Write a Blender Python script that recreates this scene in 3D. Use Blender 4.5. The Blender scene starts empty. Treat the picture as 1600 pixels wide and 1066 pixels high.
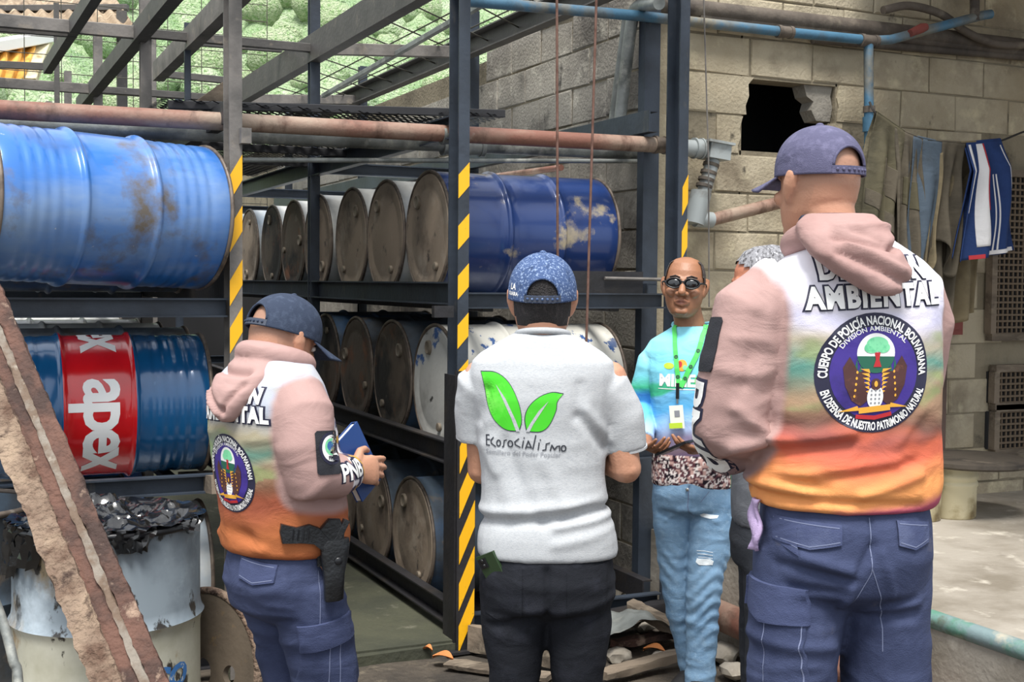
import bpy, bmesh, math, random
import numpy as np
from mathutils import Vector, Matrix, Quaternion, noise as mnoise
from mathutils.bvhtree import BVHTree

random.seed(7); np.random.seed(7)
SC = bpy.context.scene
COL = SC.collection
R = math.radians

# ------------------------------------------------------------------ camera, sky, sun, exposure
FPX = 1940.0; CAMH = 1.6
YAW = math.atan2(895, FPX); PITCH = math.atan2(91.5, FPX); ROLL = R(0.5)
_F0 = Vector((math.sin(YAW), math.cos(YAW), 0)); _R0 = Vector((math.cos(YAW), -math.sin(YAW), 0))
_F = _F0 * math.cos(PITCH) - Vector((0, 0, 1)) * math.sin(PITCH)
_U1 = Vector((0, 0, 1)) * math.cos(PITCH) + _F0 * math.sin(PITCH)
_R = _R0 * math.cos(ROLL) + _U1 * math.sin(ROLL); _U = _U1 * math.cos(ROLL) - _R0 * math.sin(ROLL)
cd = bpy.data.cameras.new('camera'); cam = bpy.data.objects.new('camera', cd); COL.objects.link(cam)
cd.sensor_width = 36; cd.lens = FPX / 1600 * 36; cd.clip_end = 400
m = Matrix((_R, _U, -_F)).transposed().to_4x4(); m.translation = (0, 0, CAMH); cam.matrix_world = m
SC.camera = cam
C0 = Vector((0, 0, CAMH))
def ray(x, y): return _F + _R * ((x - 800) / FPX) - _U * ((y - 533) / FPX)
def onZ(x, y, z): r = ray(x, y); return C0 + r * ((z - CAMH) / r.z)
def onY(x, y, Y): r = ray(x, y); return C0 + r * (Y / r.y)
def onX(x, y, X): r = ray(x, y); return C0 + r * (X / r.x)
def onD(x, y, d): return C0 + ray(x, y) * d

w = bpy.data.worlds.new('overcast'); SC.world = w; w.use_nodes = True
nt = w.node_tree; bg = nt.nodes['Background']
tc = nt.nodes.new('ShaderNodeTexCoord'); sep = nt.nodes.new('ShaderNodeSeparateXYZ'); rp = nt.nodes.new('ShaderNodeValToRGB')
nt.links.new(tc.outputs['Generated'], sep.inputs[0]); nt.links.new(sep.outputs['Z'], rp.inputs[0])
rp.color_ramp.elements[0].position = 0.0; rp.color_ramp.elements[0].color = (0.62, 0.68, 0.74, 1)
rp.color_ramp.elements[1].position = 0.7; rp.color_ramp.elements[1].color = (1.0, 1.03, 1.08, 1)
nt.links.new(rp.outputs[0], bg.inputs[0]); bg.inputs[1].default_value = 1.15
sd = bpy.data.lights.new('sun', 'SUN'); sd.energy = 4.2; sd.angle = R(20); sd.color = (1, 0.97, 0.92)
so = bpy.data.objects.new('sun', sd); COL.objects.link(so)
so.rotation_euler = Vector((-0.22, -0.42, 1.0)).to_track_quat('Z', 'Y').to_euler(); so.location = (0, -3, 12)
SC.view_settings.view_transform = 'Standard'; SC.view_settings.look = 'None'
SC.view_settings.exposure = 0.35; SC.view_settings.gamma = 1.0; SC.view_settings.use_curve_mapping = False

# ------------------------------------------------------------------ helpers
def lin(h):
    if isinstance(h, str):
        h = h.lstrip('#'); c = [int(h[i:i + 2], 16) / 255 for i in (0, 2, 4)]
    else: c = h
    return tuple((x / 12.92 if x <= 0.04045 else ((x + 0.055) / 1.055) ** 2.4) for x in c)

def mat(name, col, rough=0.6, metal=0.0, layers=(), bump=None, spec=0.5, attr=None, coat=0, vary=False, sheen=0, world=False, bump2=None):
    """layers: (colour, scale, lo, hi, stretch(3), detail) mixed over the base by noise; bump: (scale, strength, stretch)."""
    M = bpy.data.materials.new(name); M.use_nodes = True
    n = M.node_tree; L = n.links.new; b = n.nodes['Principled BSDF']
    b.inputs['Roughness'].default_value = rough; b.inputs['Metallic'].default_value = metal
    b.inputs['Specular IOR Level'].default_value = spec; b.inputs['Coat Weight'].default_value = coat
    b.inputs['Coat Roughness'].default_value = 0.12
    t = n.nodes.new('ShaderNodeTexCoord'); co = t.outputs['Object']
    if world: co = n.nodes.new('ShaderNodeNewGeometry').outputs['Position']
    if vary:
        oi = n.nodes.new('ShaderNodeObjectInfo'); cx = n.nodes.new('ShaderNodeCombineXYZ'); mu = n.nodes.new('ShaderNodeMath')
        mu.operation = 'MULTIPLY'; mu.inputs[1].default_value = 37.0; L(oi.outputs['Random'], mu.inputs[0])
        for i in range(3): L(mu.outputs[0], cx.inputs[i])
        ad = n.nodes.new('ShaderNodeVectorMath'); ad.operation = 'ADD'; L(co, ad.inputs[0]); L(cx.outputs[0], ad.inputs[1]); co = ad.outputs[0]
    if attr:
        a = n.nodes.new('ShaderNodeAttribute'); a.attribute_name = attr; cur = a.outputs['Color']
    else:
        rgb = n.nodes.new('ShaderNodeRGB'); rgb.outputs[0].default_value = (*lin(col), 1); cur = rgb.outputs[0]
    def mapped(st):
        mp = n.nodes.new('ShaderNodeMapping'); mp.inputs['Scale'].default_value = st; L(co, mp.inputs[0]); return mp.outputs[0]
    rsock = None
    for ly in layers:
        c, sc, lo, hi = ly[:4]; st = ly[4] if len(ly) > 4 else (1, 1, 1); det = ly[5] if len(ly) > 5 else 6
        nz = n.nodes.new('ShaderNodeTexNoise'); nz.inputs['Scale'].default_value = sc; nz.inputs['Detail'].default_value = det
        nz.inputs['Roughness'].default_value = 0.62
        L(mapped(st), nz.inputs['Vector'])
        r = n.nodes.new('ShaderNodeMapRange'); r.inputs[1].default_value = lo; r.inputs[2].default_value = hi; L(nz.outputs['Fac'], r.inputs[0])
        mx = n.nodes.new('ShaderNodeMix'); mx.data_type = 'RGBA'; L(r.outputs[0], mx.inputs[0]); L(cur, mx.inputs[6])
        mx.inputs[7].default_value = (*lin(c), 1); cur = mx.outputs[2]
        if len(ly) > 6:
            mr = n.nodes.new('ShaderNodeMix'); L(r.outputs[0], mr.inputs[0])
            if rsock: L(rsock, mr.inputs[2])
            else: mr.inputs[2].default_value = rough
            mr.inputs[3].default_value = ly[6]; rsock = mr.outputs[0]
    if rsock: L(rsock, b.inputs['Roughness'])
    L(cur, b.inputs['Base Color'])
    if bump:
        nz = n.nodes.new('ShaderNodeTexNoise'); nz.inputs['Scale'].default_value = bump[0]; nz.inputs['Detail'].default_value = 5
        L(mapped(bump[2] if len(bump) > 2 else (1, 1, 1)), nz.inputs['Vector'])
        bp = n.nodes.new('ShaderNodeBump'); bp.inputs['Strength'].default_value = bump[1]; bp.inputs['Distance'].default_value = bump[3] if len(bump) > 3 else 0.01
        L(nz.outputs['Fac'], bp.inputs['Height']); L(bp.outputs[0], b.inputs['Normal'])
        if bump2:
            n2 = n.nodes.new('ShaderNodeTexNoise'); n2.inputs['Scale'].default_value = bump2[0]; n2.inputs['Detail'].default_value = 3; n2.inputs['Distortion'].default_value = .8
            L(mapped(bump2[2]), n2.inputs['Vector']); b2 = n.nodes.new('ShaderNodeBump'); b2.inputs['Strength'].default_value = bump2[1]; b2.inputs['Distance'].default_value = bump2[3]
            L(n2.outputs['Fac'], b2.inputs['Height']); L(b2.outputs[0], bp.inputs['Normal'])
    return M

class MB:
    def __init__(s): s.v = []; s.f = []; s.m = []
    def add(s, v, f, mi=0):
        o = len(s.v); s.v += [tuple(x) for x in v]
        for q in f: s.f.append(tuple(i + o for i in q)); s.m.append(mi)
    def box(s, c, sz, rot=None, mi=0):
        c = Vector(c); hx, hy, hz = [x / 2 for x in sz]
        vs = [Vector((x, y, z)) for x in (-hx, hx) for y in (-hy, hy) for z in (-hz, hz)]
        if rot is not None: vs = [rot @ q for q in vs]
        s.add([c + q for q in vs], [(0, 1, 3, 2), (4, 6, 7, 5), (0, 4, 5, 1), (2, 3, 7, 6), (0, 2, 6, 4), (1, 5, 7, 3)], mi)
    def prof(s, p0, p1, poly, up=(0, 0, 1), mi=0):
        p0 = Vector(p0); p1 = Vector(p1); t = (p1 - p0).normalized(); up = Vector(up)
        if abs(t.dot(up)) > 0.98: up = Vector((0, 1, 0))
        sd = t.cross(up).normalized(); u = sd.cross(t); n = len(poly)
        vs = [p0 + sd * a + u * b for a, b in poly] + [p1 + sd * a + u * b for a, b in poly]
        s.add(vs, [(i, (i + 1) % n, n + (i + 1) % n, n + i) for i in range(n)] + [tuple(range(n))[::-1], tuple(range(n, 2 * n))], mi)
    def bar(s, p0, p1, w, h, up=(0, 0, 1), mi=0):
        c = min(w, h) * 0.08; a, b = w / 2, h / 2
        s.prof(p0, p1, [(-a + c, -b), (a - c, -b), (a, -b + c), (a, b - c), (a - c, b), (-a + c, b), (-a, b - c), (-a, -b + c)], up, mi)
    def channel(s, p0, p1, w, h, t, up=(0, 0, 1), flip=1, mi=0):
        a = w / 2 * flip; b = h / 2; t2 = t * flip
        s.prof(p0, p1, [(-a, -b), (a, -b), (a, -b + t), (-a + t2, -b + t), (-a + t2, b - t), (a, b - t), (a, b), (-a, b)], up, mi)
    def ibeam(s, p0, p1, w, h, t, up=(0, 0, 1), mi=0):
        a, b, c = w / 2, h / 2, t / 2
        s.prof(p0, p1, [(-a, -b), (a, -b), (a, -b + t), (c, -b + t), (c, b - t), (a, b - t), (a, b), (-a, b), (-a, b - t), (-c, b - t), (-c, -b + t), (-a, -b + t)], up, mi)
    def loft(s, rings, cap=True, mi=0):
        n = len(rings[0]); vs = [p for r in rings for p in r]; fs = []
        for i in range(len(rings) - 1):
            for j in range(n):
                k = (j + 1) % n; fs.append((i * n + j, i * n + k, (i + 1) * n + k, (i + 1) * n + j))
        if cap: fs += [tuple(range(n))[::-1], tuple(range((len(rings) - 1) * n, len(rings) * n))]
        s.add(vs, fs, mi)
    def tube(s, pts, r, n=12, round_ends=False, flat=1.0, side=None, mi=0, cap=True):
        pts = [Vector(p) for p in pts]
        r = list(r) if hasattr(r, '__len__') else [r] * len(pts)
        if round_ends:
            t0 = (pts[0] - pts[1]).normalized(); t1 = (pts[-1] - pts[-2]).normalized()
            pre = [(pts[0] + t0 * r[0] * math.sin(a), r[0] * math.cos(a)) for a in (R(80), R(50), R(25))]
            post = [(pts[-1] + t1 * r[-1] * math.sin(a), r[-1] * math.cos(a)) for a in (R(25), R(50), R(80))]
            pts = [p for p, _ in pre] + pts + [p for p, _ in post]; r = [q for _, q in pre] + r + [q for _, q in post]
        rings = []; N = None
        for i, p in enumerate(pts):
            t = ((pts[min(i + 1, len(pts) - 1)] - pts[max(i - 1, 0)])).normalized()
            if N is None:
                N = Vector(side) if side is not None else (Vector((0, 0, 1)) if abs(t.z) < .9 else Vector((1, 0, 0)))
            N = (N - t * N.dot(t)).normalized(); B = t.cross(N)
            rings.append([p + N * (r[i] * math.cos(a)) + B * (r[i] * flat * math.sin(a)) for a in [2 * math.pi * j / n for j in range(n)]])
        s.loft(rings, cap=cap, mi=mi)
    def lathe(s, prof, n=40, M=None, mi=0, cap=True, mfun=None):
        M = M or Matrix()
        rings = [[M @ Vector((r * math.cos(2 * math.pi * j / n), r * math.sin(2 * math.pi * j / n), z)) for j in range(n)] for r, z in prof]
        if mfun is None: s.loft(rings, cap=cap, mi=mi)
        else:
            k = len(s.f); s.loft(rings, cap=cap)
            for i in range(len(prof) - 1):
                for j in range(n): s.m[k + i * n + j] = mfun((prof[i][1] + prof[i + 1][1]) / 2)
    def ell(s, c, r, M=None, n=16, m_=10, mi=0):
        M = M or Matrix.Identity(3); c = Vector(c)
        rings = [[c + M @ Vector((r[0] * math.sin(b) * math.cos(a), r[1] * math.sin(b) * math.sin(a), r[2] * math.cos(b))) for a in [2 * math.pi * j / n for j in range(n)]]
                 for b in [math.pi * (i + .4) / m_ for i in range(m_)]]
        s.loft(rings, mi=mi)
    def mesh(s, name='m'):
        me = bpy.data.meshes.new(name); me.from_pydata(s.v, [], s.f)
        me.polygons.foreach_set('material_index', s.m)
        me.update(); bm = bmesh.new(); bm.from_mesh(me); bmesh.ops.recalc_face_normals(bm, faces=bm.faces); bm.to_mesh(me); bm.free()
        return me
    def build(s, name, mats, parent=None, smooth=None):
        return link(name, s.mesh(name), mats, parent, smooth)

def link(name, me, mats, parent=None, smooth=None):
    if not isinstance(mats, (list, tuple)): mats = [mats]
    for x in mats: me.materials.append(x)
    if smooth is not None:
        me.polygons.foreach_set('use_smooth', [True] * len(me.polygons))
        if smooth < 180: me.set_sharp_from_angle(angle=R(smooth))
    o = bpy.data.objects.new(name, me); COL.objects.link(o)
    if parent is not None: o.parent = parent
    return o

def tag(o, label=None, cat=None, group=None, kind=None):
    if label: o['label'] = label
    if cat: o['category'] = cat
    if group: o['group'] = group
    if kind: o['kind'] = kind
    return o
def thing(name, label, cat, loc=(0, 0, 0), rz=0, group=None):
    o = bpy.data.objects.new(name, None); o.empty_display_size = .1; COL.objects.link(o)
    o.location = loc; o.rotation_euler = (0, 0, rz)
    return tag(o, label, cat, group)
def struct(o): o['kind'] = 'structure'; return o
def copy_tree(o, parent=None):
    c = o.copy(); COL.objects.link(c)
    if parent is not None: c.parent = parent
    for ch in o.children: copy_tree(ch, c)
    return c

def vnoise(p):
    """vectorised value noise in [0,1]"""
    p = np.asarray(p, float); i = np.floor(p); f = p - i; u = f * f * (3 - 2 * f); out = 0
    for dx in (0, 1):
        for dy in (0, 1):
            for dz in (0, 1):
                h = np.sin((i[:, 0] + dx) * 127.1 + (i[:, 1] + dy) * 311.7 + (i[:, 2] + dz) * 74.7) * 43758.5453
                h = h - np.floor(h)
                out = out + h * (u[:, 0] if dx else 1 - u[:, 0]) * (u[:, 1] if dy else 1 - u[:, 1]) * (u[:, 2] if dz else 1 - u[:, 2])
    return out
def fbm(p, o=3):
    s = 0; a = .5
    for k in range(o): s = s + a * vnoise(p * 2 ** k + k * 17.3); a *= .5
    return s / (1 - .5 ** o)
def ridge(p): return 1 - np.abs(2 * vnoise(p) - 1)

def get_co(me):
    a = np.empty(len(me.vertices) * 3); me.vertices.foreach_get('co', a); return a.reshape(-1, 3)
def get_no(me):
    a = np.empty(len(me.vertices) * 3); me.vertices.foreach_get('normal', a); return a.reshape(-1, 3)
def displace(me, fn):
    co, no = get_co(me), get_no(me); co = co + no * np.asarray(fn(co, no))[:, None]
    me.vertices.foreach_set('co', co.ravel()); me.update()
def crease(co, a, b, wd):
    """gaussian of the distance to segment a-b in the x-z plane (or 3D if 3 coordinates)"""
    a = np.array(a, float); b = np.array(b, float); P = co[:, [0, 2]] if len(a) == 2 else co
    ab = b - a; t = np.clip(((P - a) @ ab) / (ab @ ab), 0, 1); d = np.linalg.norm(P - a - t[:, None] * ab, axis=1)
    return np.exp(-(d / wd) ** 2)
def paint(me, fn):
    co, no = get_co(me), get_no(me); c = np.ones((len(co), 4)); c[:, :3] = fn(co, no)
    at = me.attributes.new('Col', 'FLOAT_COLOR', 'POINT'); at.data.foreach_set('color', c.ravel())
def remesh(mb, voxel, it=4, fac=.5, dec=None):
    o = bpy.data.objects.new('tmp', mb.mesh()); COL.objects.link(o)
    md = o.modifiers.new('r', 'REMESH'); md.mode = 'VOXEL'; md.voxel_size = voxel; md.adaptivity = 0
    if it: sm = o.modifiers.new('s', 'SMOOTH'); sm.iterations = it; sm.factor = fac
    if dec: dm = o.modifiers.new('d', 'DECIMATE'); dm.ratio = dec
    dg = bpy.context.evaluated_depsgraph_get(); me = bpy.data.meshes.new_from_object(o.evaluated_get(dg), depsgraph=dg)
    old = o.data; bpy.data.objects.remove(o); bpy.data.meshes.remove(old); me.materials.clear(); return me
def bvh_of(me):
    return BVHTree.FromPolygons([v.co for v in me.vertices], [p.vertices for p in me.polygons])

def text2d(s, size, bold=0.0, space=1.0, shear=0, xs=1.0):
    cu = bpy.data.curves.new('t', 'FONT'); cu.body = s; cu.size = size; cu.offset = bold; cu.space_character = space; cu.shear = shear
    cu.align_x = 'CENTER'; cu.resolution_u = 3
    o = bpy.data.objects.new('t', cu); COL.objects.link(o)
    dg = bpy.context.evaluated_depsgraph_get(); me = bpy.data.meshes.new_from_object(o.evaluated_get(dg), depsgraph=dg)
    v = [(p.co.x * xs, p.co.y) for p in me.vertices]; f = [tuple(p.vertices) for p in me.polygons]
    bpy.data.objects.remove(o); bpy.data.curves.remove(cu); bpy.data.meshes.remove(me)
    return v, f
class Flat:
    """collects flat print in a (u, v) plane, each piece with a material index and a layer height"""
    def __init__(s): s.p = []
    def poly(s, pts, mi, layer=0): s.p.append(([tuple(q) for q in pts], [tuple(range(len(pts)))], mi, layer))
    def disc(s, c, rx, ry, mi, layer=0, a0=0, a1=2 * math.pi, n=40):
        s.poly([(c[0] + rx * math.cos(a0 + (a1 - a0) * i / n), c[1] + ry * math.sin(a0 + (a1 - a0) * i / n)) for i in range(n)], mi, layer)
    def text(s, st, size, at, mi, layer=0, bold=0.0, space=1.0, shear=0, rot=0, xs=1.0):
        v, f = text2d(st, size, bold, space, shear, xs); c_, s_ = math.cos(rot), math.sin(rot)
        s.p.append(([(at[0] + x * c_ - y * s_, at[1] + x * s_ + y * c_) for x, y in v], f, mi, layer))
    def arc(s, st, size, c, rx, ry, amid, mi, layer=0, bold=0, space=1.0, inside=False, span=3.0):
        v, f = text2d(st, size, bold, space, 0, 1.0); out = []; X_ = [q[0] for q in v]; kx = span * rx / (max(X_) - min(X_)); mid = (max(X_) + min(X_)) / 2; v = [((x - mid) * kx, y) for x, y in v]
        for x, y in v:
            if not inside: a = amid - x / rx; k = 1 + y / rx
            else: a = amid + x / rx; k = 1 - y / rx
            out.append((c[0] + rx * k * math.cos(a), c[1] + ry * k * math.sin(a)))
        s.p.append((out, f, mi, layer))
    def stroke(s, pts, wd, mi, layer=0):
        for a, b in zip(pts[:-1], pts[1:]):
            a = Vector(a); b = Vector(b); d = (b - a).normalized(); n = Vector((-d.y, d.x)) * wd / 2; e = d * wd * .35
            s.poly([a - e - n, b + e - n, b + e + n, a - e + n], mi, layer)
    def bm(s, maxlen):
        bm = bmesh.new(); ly = bm.verts.layers.float.new('h')
        for pts, fs, mi, la in s.p:
            vs = [bm.verts.new((x, y, 0)) for x, y in pts]
            for v in vs: v[ly] = la
            for q in fs:
                try: fc = bm.faces.new([vs[i] for i in q]); fc.material_index = mi
                except ValueError: pass
        bmesh.ops.triangulate(bm, faces=bm.faces)
        for _ in range(7):
            e = [x for x in bm.edges if x.calc_length() > maxlen]
            if not e: break
            bmesh.ops.subdivide_edges(bm, edges=e, cuts=1); bmesh.ops.triangulate(bm, faces=[q for q in bm.faces if len(q.verts) > 3])
        return bm, ly
    def project(s, name, mats, parent, bvh, o, u, v, off=.0012, step=.0007, maxlen=.012, back=.6):
        bm, ly = s.bm(maxlen); o = Vector(o); u = Vector(u).normalized(); v = Vector(v).normalized(); d = -u.cross(v)
        for x in bm.verts:
            p = o + u * x.co.x + v * x.co.y; h = off + step * x[ly]
            hit = bvh.ray_cast(p - d * back, d)
            if hit[0] is None: hit = bvh.find_nearest(p)
            x.co = hit[0] - d * h
        for fc in bm.faces:
            fc.normal_update()
            if fc.normal.dot(d) > 0: fc.normal_flip()
        me = bpy.data.meshes.new(name); bm.to_mesh(me); bm.free()
        return link(name, me, mats, parent)
    def wrap(s, name, mats, parent, fn, maxlen=.02):
        bm, ly = s.bm(maxlen)
        for x in bm.verts: x.co = fn(x.co.x, x.co.y, x[ly])
        me = bpy.data.meshes.new(name); bm.to_mesh(me); bm.free()
        return link(name, me, mats, parent)

def patch(name, mt, parent, bvh, o, u, v, outline, thick=.004, lift=.001, res=.012, back=.5):
    """a cloth piece with thickness laid on a surface: outline (u, v) polygon"""
    bm = bmesh.new(); o = Vector(o); u = Vector(u).normalized(); v = Vector(v).normalized(); d = -u.cross(v).normalized()
    fc = bm.faces.new([bm.verts.new((x, y, 0)) for x, y in outline]); bmesh.ops.triangulate(bm, faces=bm.faces)
    for _ in range(6):
        e = [x for x in bm.edges if x.calc_length() > res]
        if not e: break
        bmesh.ops.subdivide_edges(bm, edges=e, cuts=1); bmesh.ops.triangulate(bm, faces=[q for q in bm.faces if len(q.verts) > 3])
    for x in bm.verts:
        p = o + u * x.co.x + v * x.co.y; hit = bvh.ray_cast(p - d * back, d)
        if hit[0] is None: hit = bvh.find_nearest(p)
        x.co = hit[0] - d * lift
    r = bmesh.ops.extrude_face_region(bm, geom=list(bm.faces))
    for g in r['geom']:
        if isinstance(g, bmesh.types.BMVert): g.co -= d * thick
    bmesh.ops.recalc_face_normals(bm, faces=bm.faces)
    me = bpy.data.meshes.new(name); bm.to_mesh(me); bm.free()
    return link(name, me, mt, parent, 50)
# ------------------------------------------------------------------ materials
m_post = mat('dark blue grey paint', '#3a424d', .45, .15, [('#262a30', 3, .42, .7), ('#5f5c57', 9, .62, .75, (1, 1, .3))], (40, .15))
m_postlow = mat('dark brown steel', '#2a292c', .55, .15, [('#40382f', 5, .5, .75), ('#1b1a1a', 3, .5, .7)], (40, .2))
m_frame = mat('weathered grey steel', '#7c7772', .6, .05, [('#55524f', 4, .4, .65), ('#8f8578', 12, .55, .75)], (40, .2))
m_frame2 = mat('dark weathered steel', '#55524f', .6, .05, [('#454341', 4, .4, .65), ('#857a6c', 12, .6, .78)], (40, .2))
m_yellow = mat('yellow hazard tape', '#f2b416', .45, 0, [('#b98712', 14, .62, .8), ('#4a4030', 40, .68, .75)])
m_rustpipe = mat('rust streaked pipe', '#a0907f', .6, .05, [('#7f5547', 1.3, .40, .56, (.5, 1, 1)), ('#5f463a', 7, .52, .7, (2, 1, 1)), ('#b9b2a6', 5, .6, .75)], (60, .2))
m_greypipe = mat('grey galvanised pipe', '#8e928f', .5, .3, [('#5f625f', 4, .42, .65), ('#b4b4ab', 9, .55, .75)], (60, .15))
m_rod = mat('rusty rod', '#74574c', .7, .2, [('#5d3f34', 20, .45, .65)])
m_bluepipe = mat('blue painted pipe', '#47708a', .5, .1, [('#7b7668', 4, .46, .62), ('#36596f', 8, .5, .7)], (60, .15))
m_dustpipe = mat('dusty dark pipe', '#5f564d', .75, 0, [('#3f3832', 4, .42, .66), ('#7b7264', 9, .55, .75)], (50, .3))
m_pvc = mat('grey plastic drain fitting', '#9aa0a0', .45, 0, [('#6d6a62', 6, .52, .7)])
m_block = mat('concrete block', '#b5aa93', .95, 0, [('#9a8d74', 1.1, .42, .66), ('#7d7260', 2.6, .5, .72), ('#c8bd9f', 6, .55, .72), ('#4d473d', 5, .66, .72, (1, 1, .6), 9), ('#5b5346', .8, .57, .72)], (60, .6), world=True)
m_blockd = mat('grey concrete block', '#a09a8f', .95, 0, [('#7c776f', 1.2, .42, .64), ('#5d5954', 2.4, .52, .7), ('#b9b3a6', 7, .56, .72), ('#35322f', 4, .64, .72, (1, 1, .5), 9), ('#45423e', .7, .55, .7)], (60, .6), world=True)
m_mortar = mat('mortar', '#8a806c', .95, 0, [('#5f5849', 2, .45, .7), ('#3f3a32', 5, .6, .72)], (50, .6), world=True)
m_dirt = mat('oily dirt ground', '#51493f', .85, 0, [('#332e29', 1.6, .42, .65), ('#7a705f', 9, .57, .75), ('#25221f', .7, .55, .7)], (25, .8, (1, 1, 1), .03))
m_slab = mat('mossy concrete slab', '#474838', .85, 0, [('#383a2e', 2.2, .42, .62), ('#737061', 9, .6, .75), ('#2a2a26', 1.2, .55, .7)], (40, .5))
m_platform = mat('dusty concrete floor', '#9c958a', .9, 0, [('#787063', 1.8, .42, .65), ('#c2bbae', 5, .56, .72), ('#5f574b', 3, .64, .78)], (30, .5))
m_drum_blue = mat('worn blue drum paint', '#2d6cb8', .3, .1, [('#7f97b5', 2.0, .52, .76, (.4, 1, 1), 6, .4), ('#5f574e', 3.4, .56, .68, (1, 1, 1), 8, .7), ('#2a4d80', 1.6, .5, .66), ('#c9c7c0', 26, .7, .76)], (6, .12), coat=.35, vary=True)
m_drum_navy = mat('dark blue drum paint', '#20396f', .3, .1, [('#a3977f', 3.4, .54, .60, (1, 1, 1), 9, .8), ('#6b789a', 2, .52, .75), ('#182b5c', 3, .5, .7)], (5, .15), coat=.4, vary=True)
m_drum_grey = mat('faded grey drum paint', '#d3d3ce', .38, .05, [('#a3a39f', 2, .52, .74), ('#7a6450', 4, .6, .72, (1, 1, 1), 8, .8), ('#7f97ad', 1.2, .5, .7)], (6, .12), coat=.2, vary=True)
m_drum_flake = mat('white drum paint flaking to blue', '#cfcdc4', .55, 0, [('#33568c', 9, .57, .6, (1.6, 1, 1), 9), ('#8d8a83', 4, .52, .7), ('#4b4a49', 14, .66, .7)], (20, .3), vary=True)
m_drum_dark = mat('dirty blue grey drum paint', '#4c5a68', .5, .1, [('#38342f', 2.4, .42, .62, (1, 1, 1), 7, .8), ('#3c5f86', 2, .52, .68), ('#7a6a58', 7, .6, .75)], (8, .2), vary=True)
m_lid_tan = mat('dusty brown drum lid', '#8c7d6c', .75, .05, [('#5c5045', 3.2, .5, .68), ('#9b8f80', 6, .55, .72), ('#3a3430', 9, .62, .72)], (30, .2), vary=True)
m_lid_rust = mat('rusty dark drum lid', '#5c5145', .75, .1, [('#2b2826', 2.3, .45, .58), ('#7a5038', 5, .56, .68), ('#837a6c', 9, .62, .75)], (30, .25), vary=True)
m_lid_white = mat('chipped white drum lid', '#b9b8b2', .6, 0, [('#3f5f90', 6, .6, .63, (1, 1, .6), 8), ('#3d3b39', 7, .62, .65, (1, 1, .5), 8), ('#8d8a84', 3, .5, .7)], (20, .25), vary=True)
m_rim = mat('worn drum rim', '#7c6f63', .5, .4, [('#453d37', 8, .45, .65), ('#a59c90', 15, .58, .7)])
m_bung = mat('bung plug', '#8a7f70', .5, .4)
m_apex_blue = mat('glossy teal blue drum paint', '#155a8c', .22, .1, [('#0f4674', 2, .45, .7), ('#5f8fb5', 5, .66, .8)], (4, .04), coat=.7)
m_apex_red = mat('glossy red drum paint', '#d3141c', .22, 0, [('#b00f16', 2, .45, .7)], (4, .04), coat=.7)
m_white_print = mat('white print', '#eeeeec', .5)
m_black = mat('black plastic', '#15161a', .35)
m_rustbeam = mat('rust crusted steel', '#837060', .9, .1, [('#5d473a', 7, .45, .62), ('#9a8672', 5, .52, .68), ('#3d2d26', 16, .58, .7), ('#a99a88', 30, .66, .74)], (55, 1.0, (1, 1, 1), .02))
m_rustdark = mat('red brown rusted steel', '#66493e', .85, .1, [('#3f2f2a', 6, .42, .6), ('#a88f7c', 12, .58, .7)], (55, .8, (1, 1, 1), .015))
m_angle_grey = mat('grey scaled steel edge', '#7d756b', .8, .05, [('#655446', 9, .40, .54), ('#948c80', 20, .6, .72)], (50, .6))
m_bag = mat('black plastic bag', '#0d0e10', .2, 0, [('#2a2a2a', 6, .5, .7)], (30, .25), coat=.6)
m_trash = mat('grey blue worn drum paint', '#8d99a2', .42, .05, [('#5f6972', 2, .42, .62), ('#7a6c55', 3.5, .54, .64, (1, 1, .7), 8, .8), ('#2e2b28', 8, .575, .605, (1, 1, .6), 9), ('#b9c6d0', 3, .55, .7)], (5, .2), coat=.15)
m_trash2 = mat('cream worn drum paint', '#bfbdad', .45, .03, [('#949078', 2, .42, .64), ('#8b6f45', 4, .56, .66, (1, 1, .6), 8, .8), ('#3a352f', 9, .60, .63, (1, 1, .6), 9)], (5, .15), coat=.15)
m_bluetext = mat('faded blue print', '#3a6ea8', .5, 0, [('#cfcdbd', 30, .58, .64)])
m_wood = mat('old grey timber', '#7c6f60', .9, 0, [('#4c4339', 5, .44, .64, (.2, 1, 1)), ('#988b79', 9, .56, .72, (.3, 1, 1))], (30, .5))
m_corr = mat('brown corrugated roofing', '#9a8770', .8, 0, [('#6f5d4b', 3, .45, .65), ('#c2b297', 8, .56, .7)])
m_corry = mat('yellow painted corrugated roofing', '#e2a94a', .7, 0, [('#b97c2a', 3, .5, .7)])
m_wire = mat('dark wire', '#4d4a40', .7, .2)
m_grate = mat('dark expanded metal', '#3a3a3c', .55, .4)
m_cream = mat('stained cream drum', '#c9bf9f', .6, 0, [('#8f7f58', 4, .5, .66), ('#5b4a34', 3, .6, .72)], (20, .2))
m_tabletop = mat('dark dusty disc', '#4a433b', .7, .1, [('#2f2a26', 5, .45, .65), ('#7d7365', 6, .6, .75)], (30, .3))
m_dark = mat('painted void shade', '#2a2a2c', .95)  # near-black colour that carries the darkness of openings and rear of the racks
m_red = mat('dull red paint', '#7d3d36', .7, 0, [('#50302b', 5, .5, .7)])
m_brick = mat('brown mesh metal', '#6a5b4a', .8, .1)
m_rope = mat('black rope', '#25221f', .8)
m_leaf = mat('dead orange leaf', '#c07a45', .8)
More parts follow.
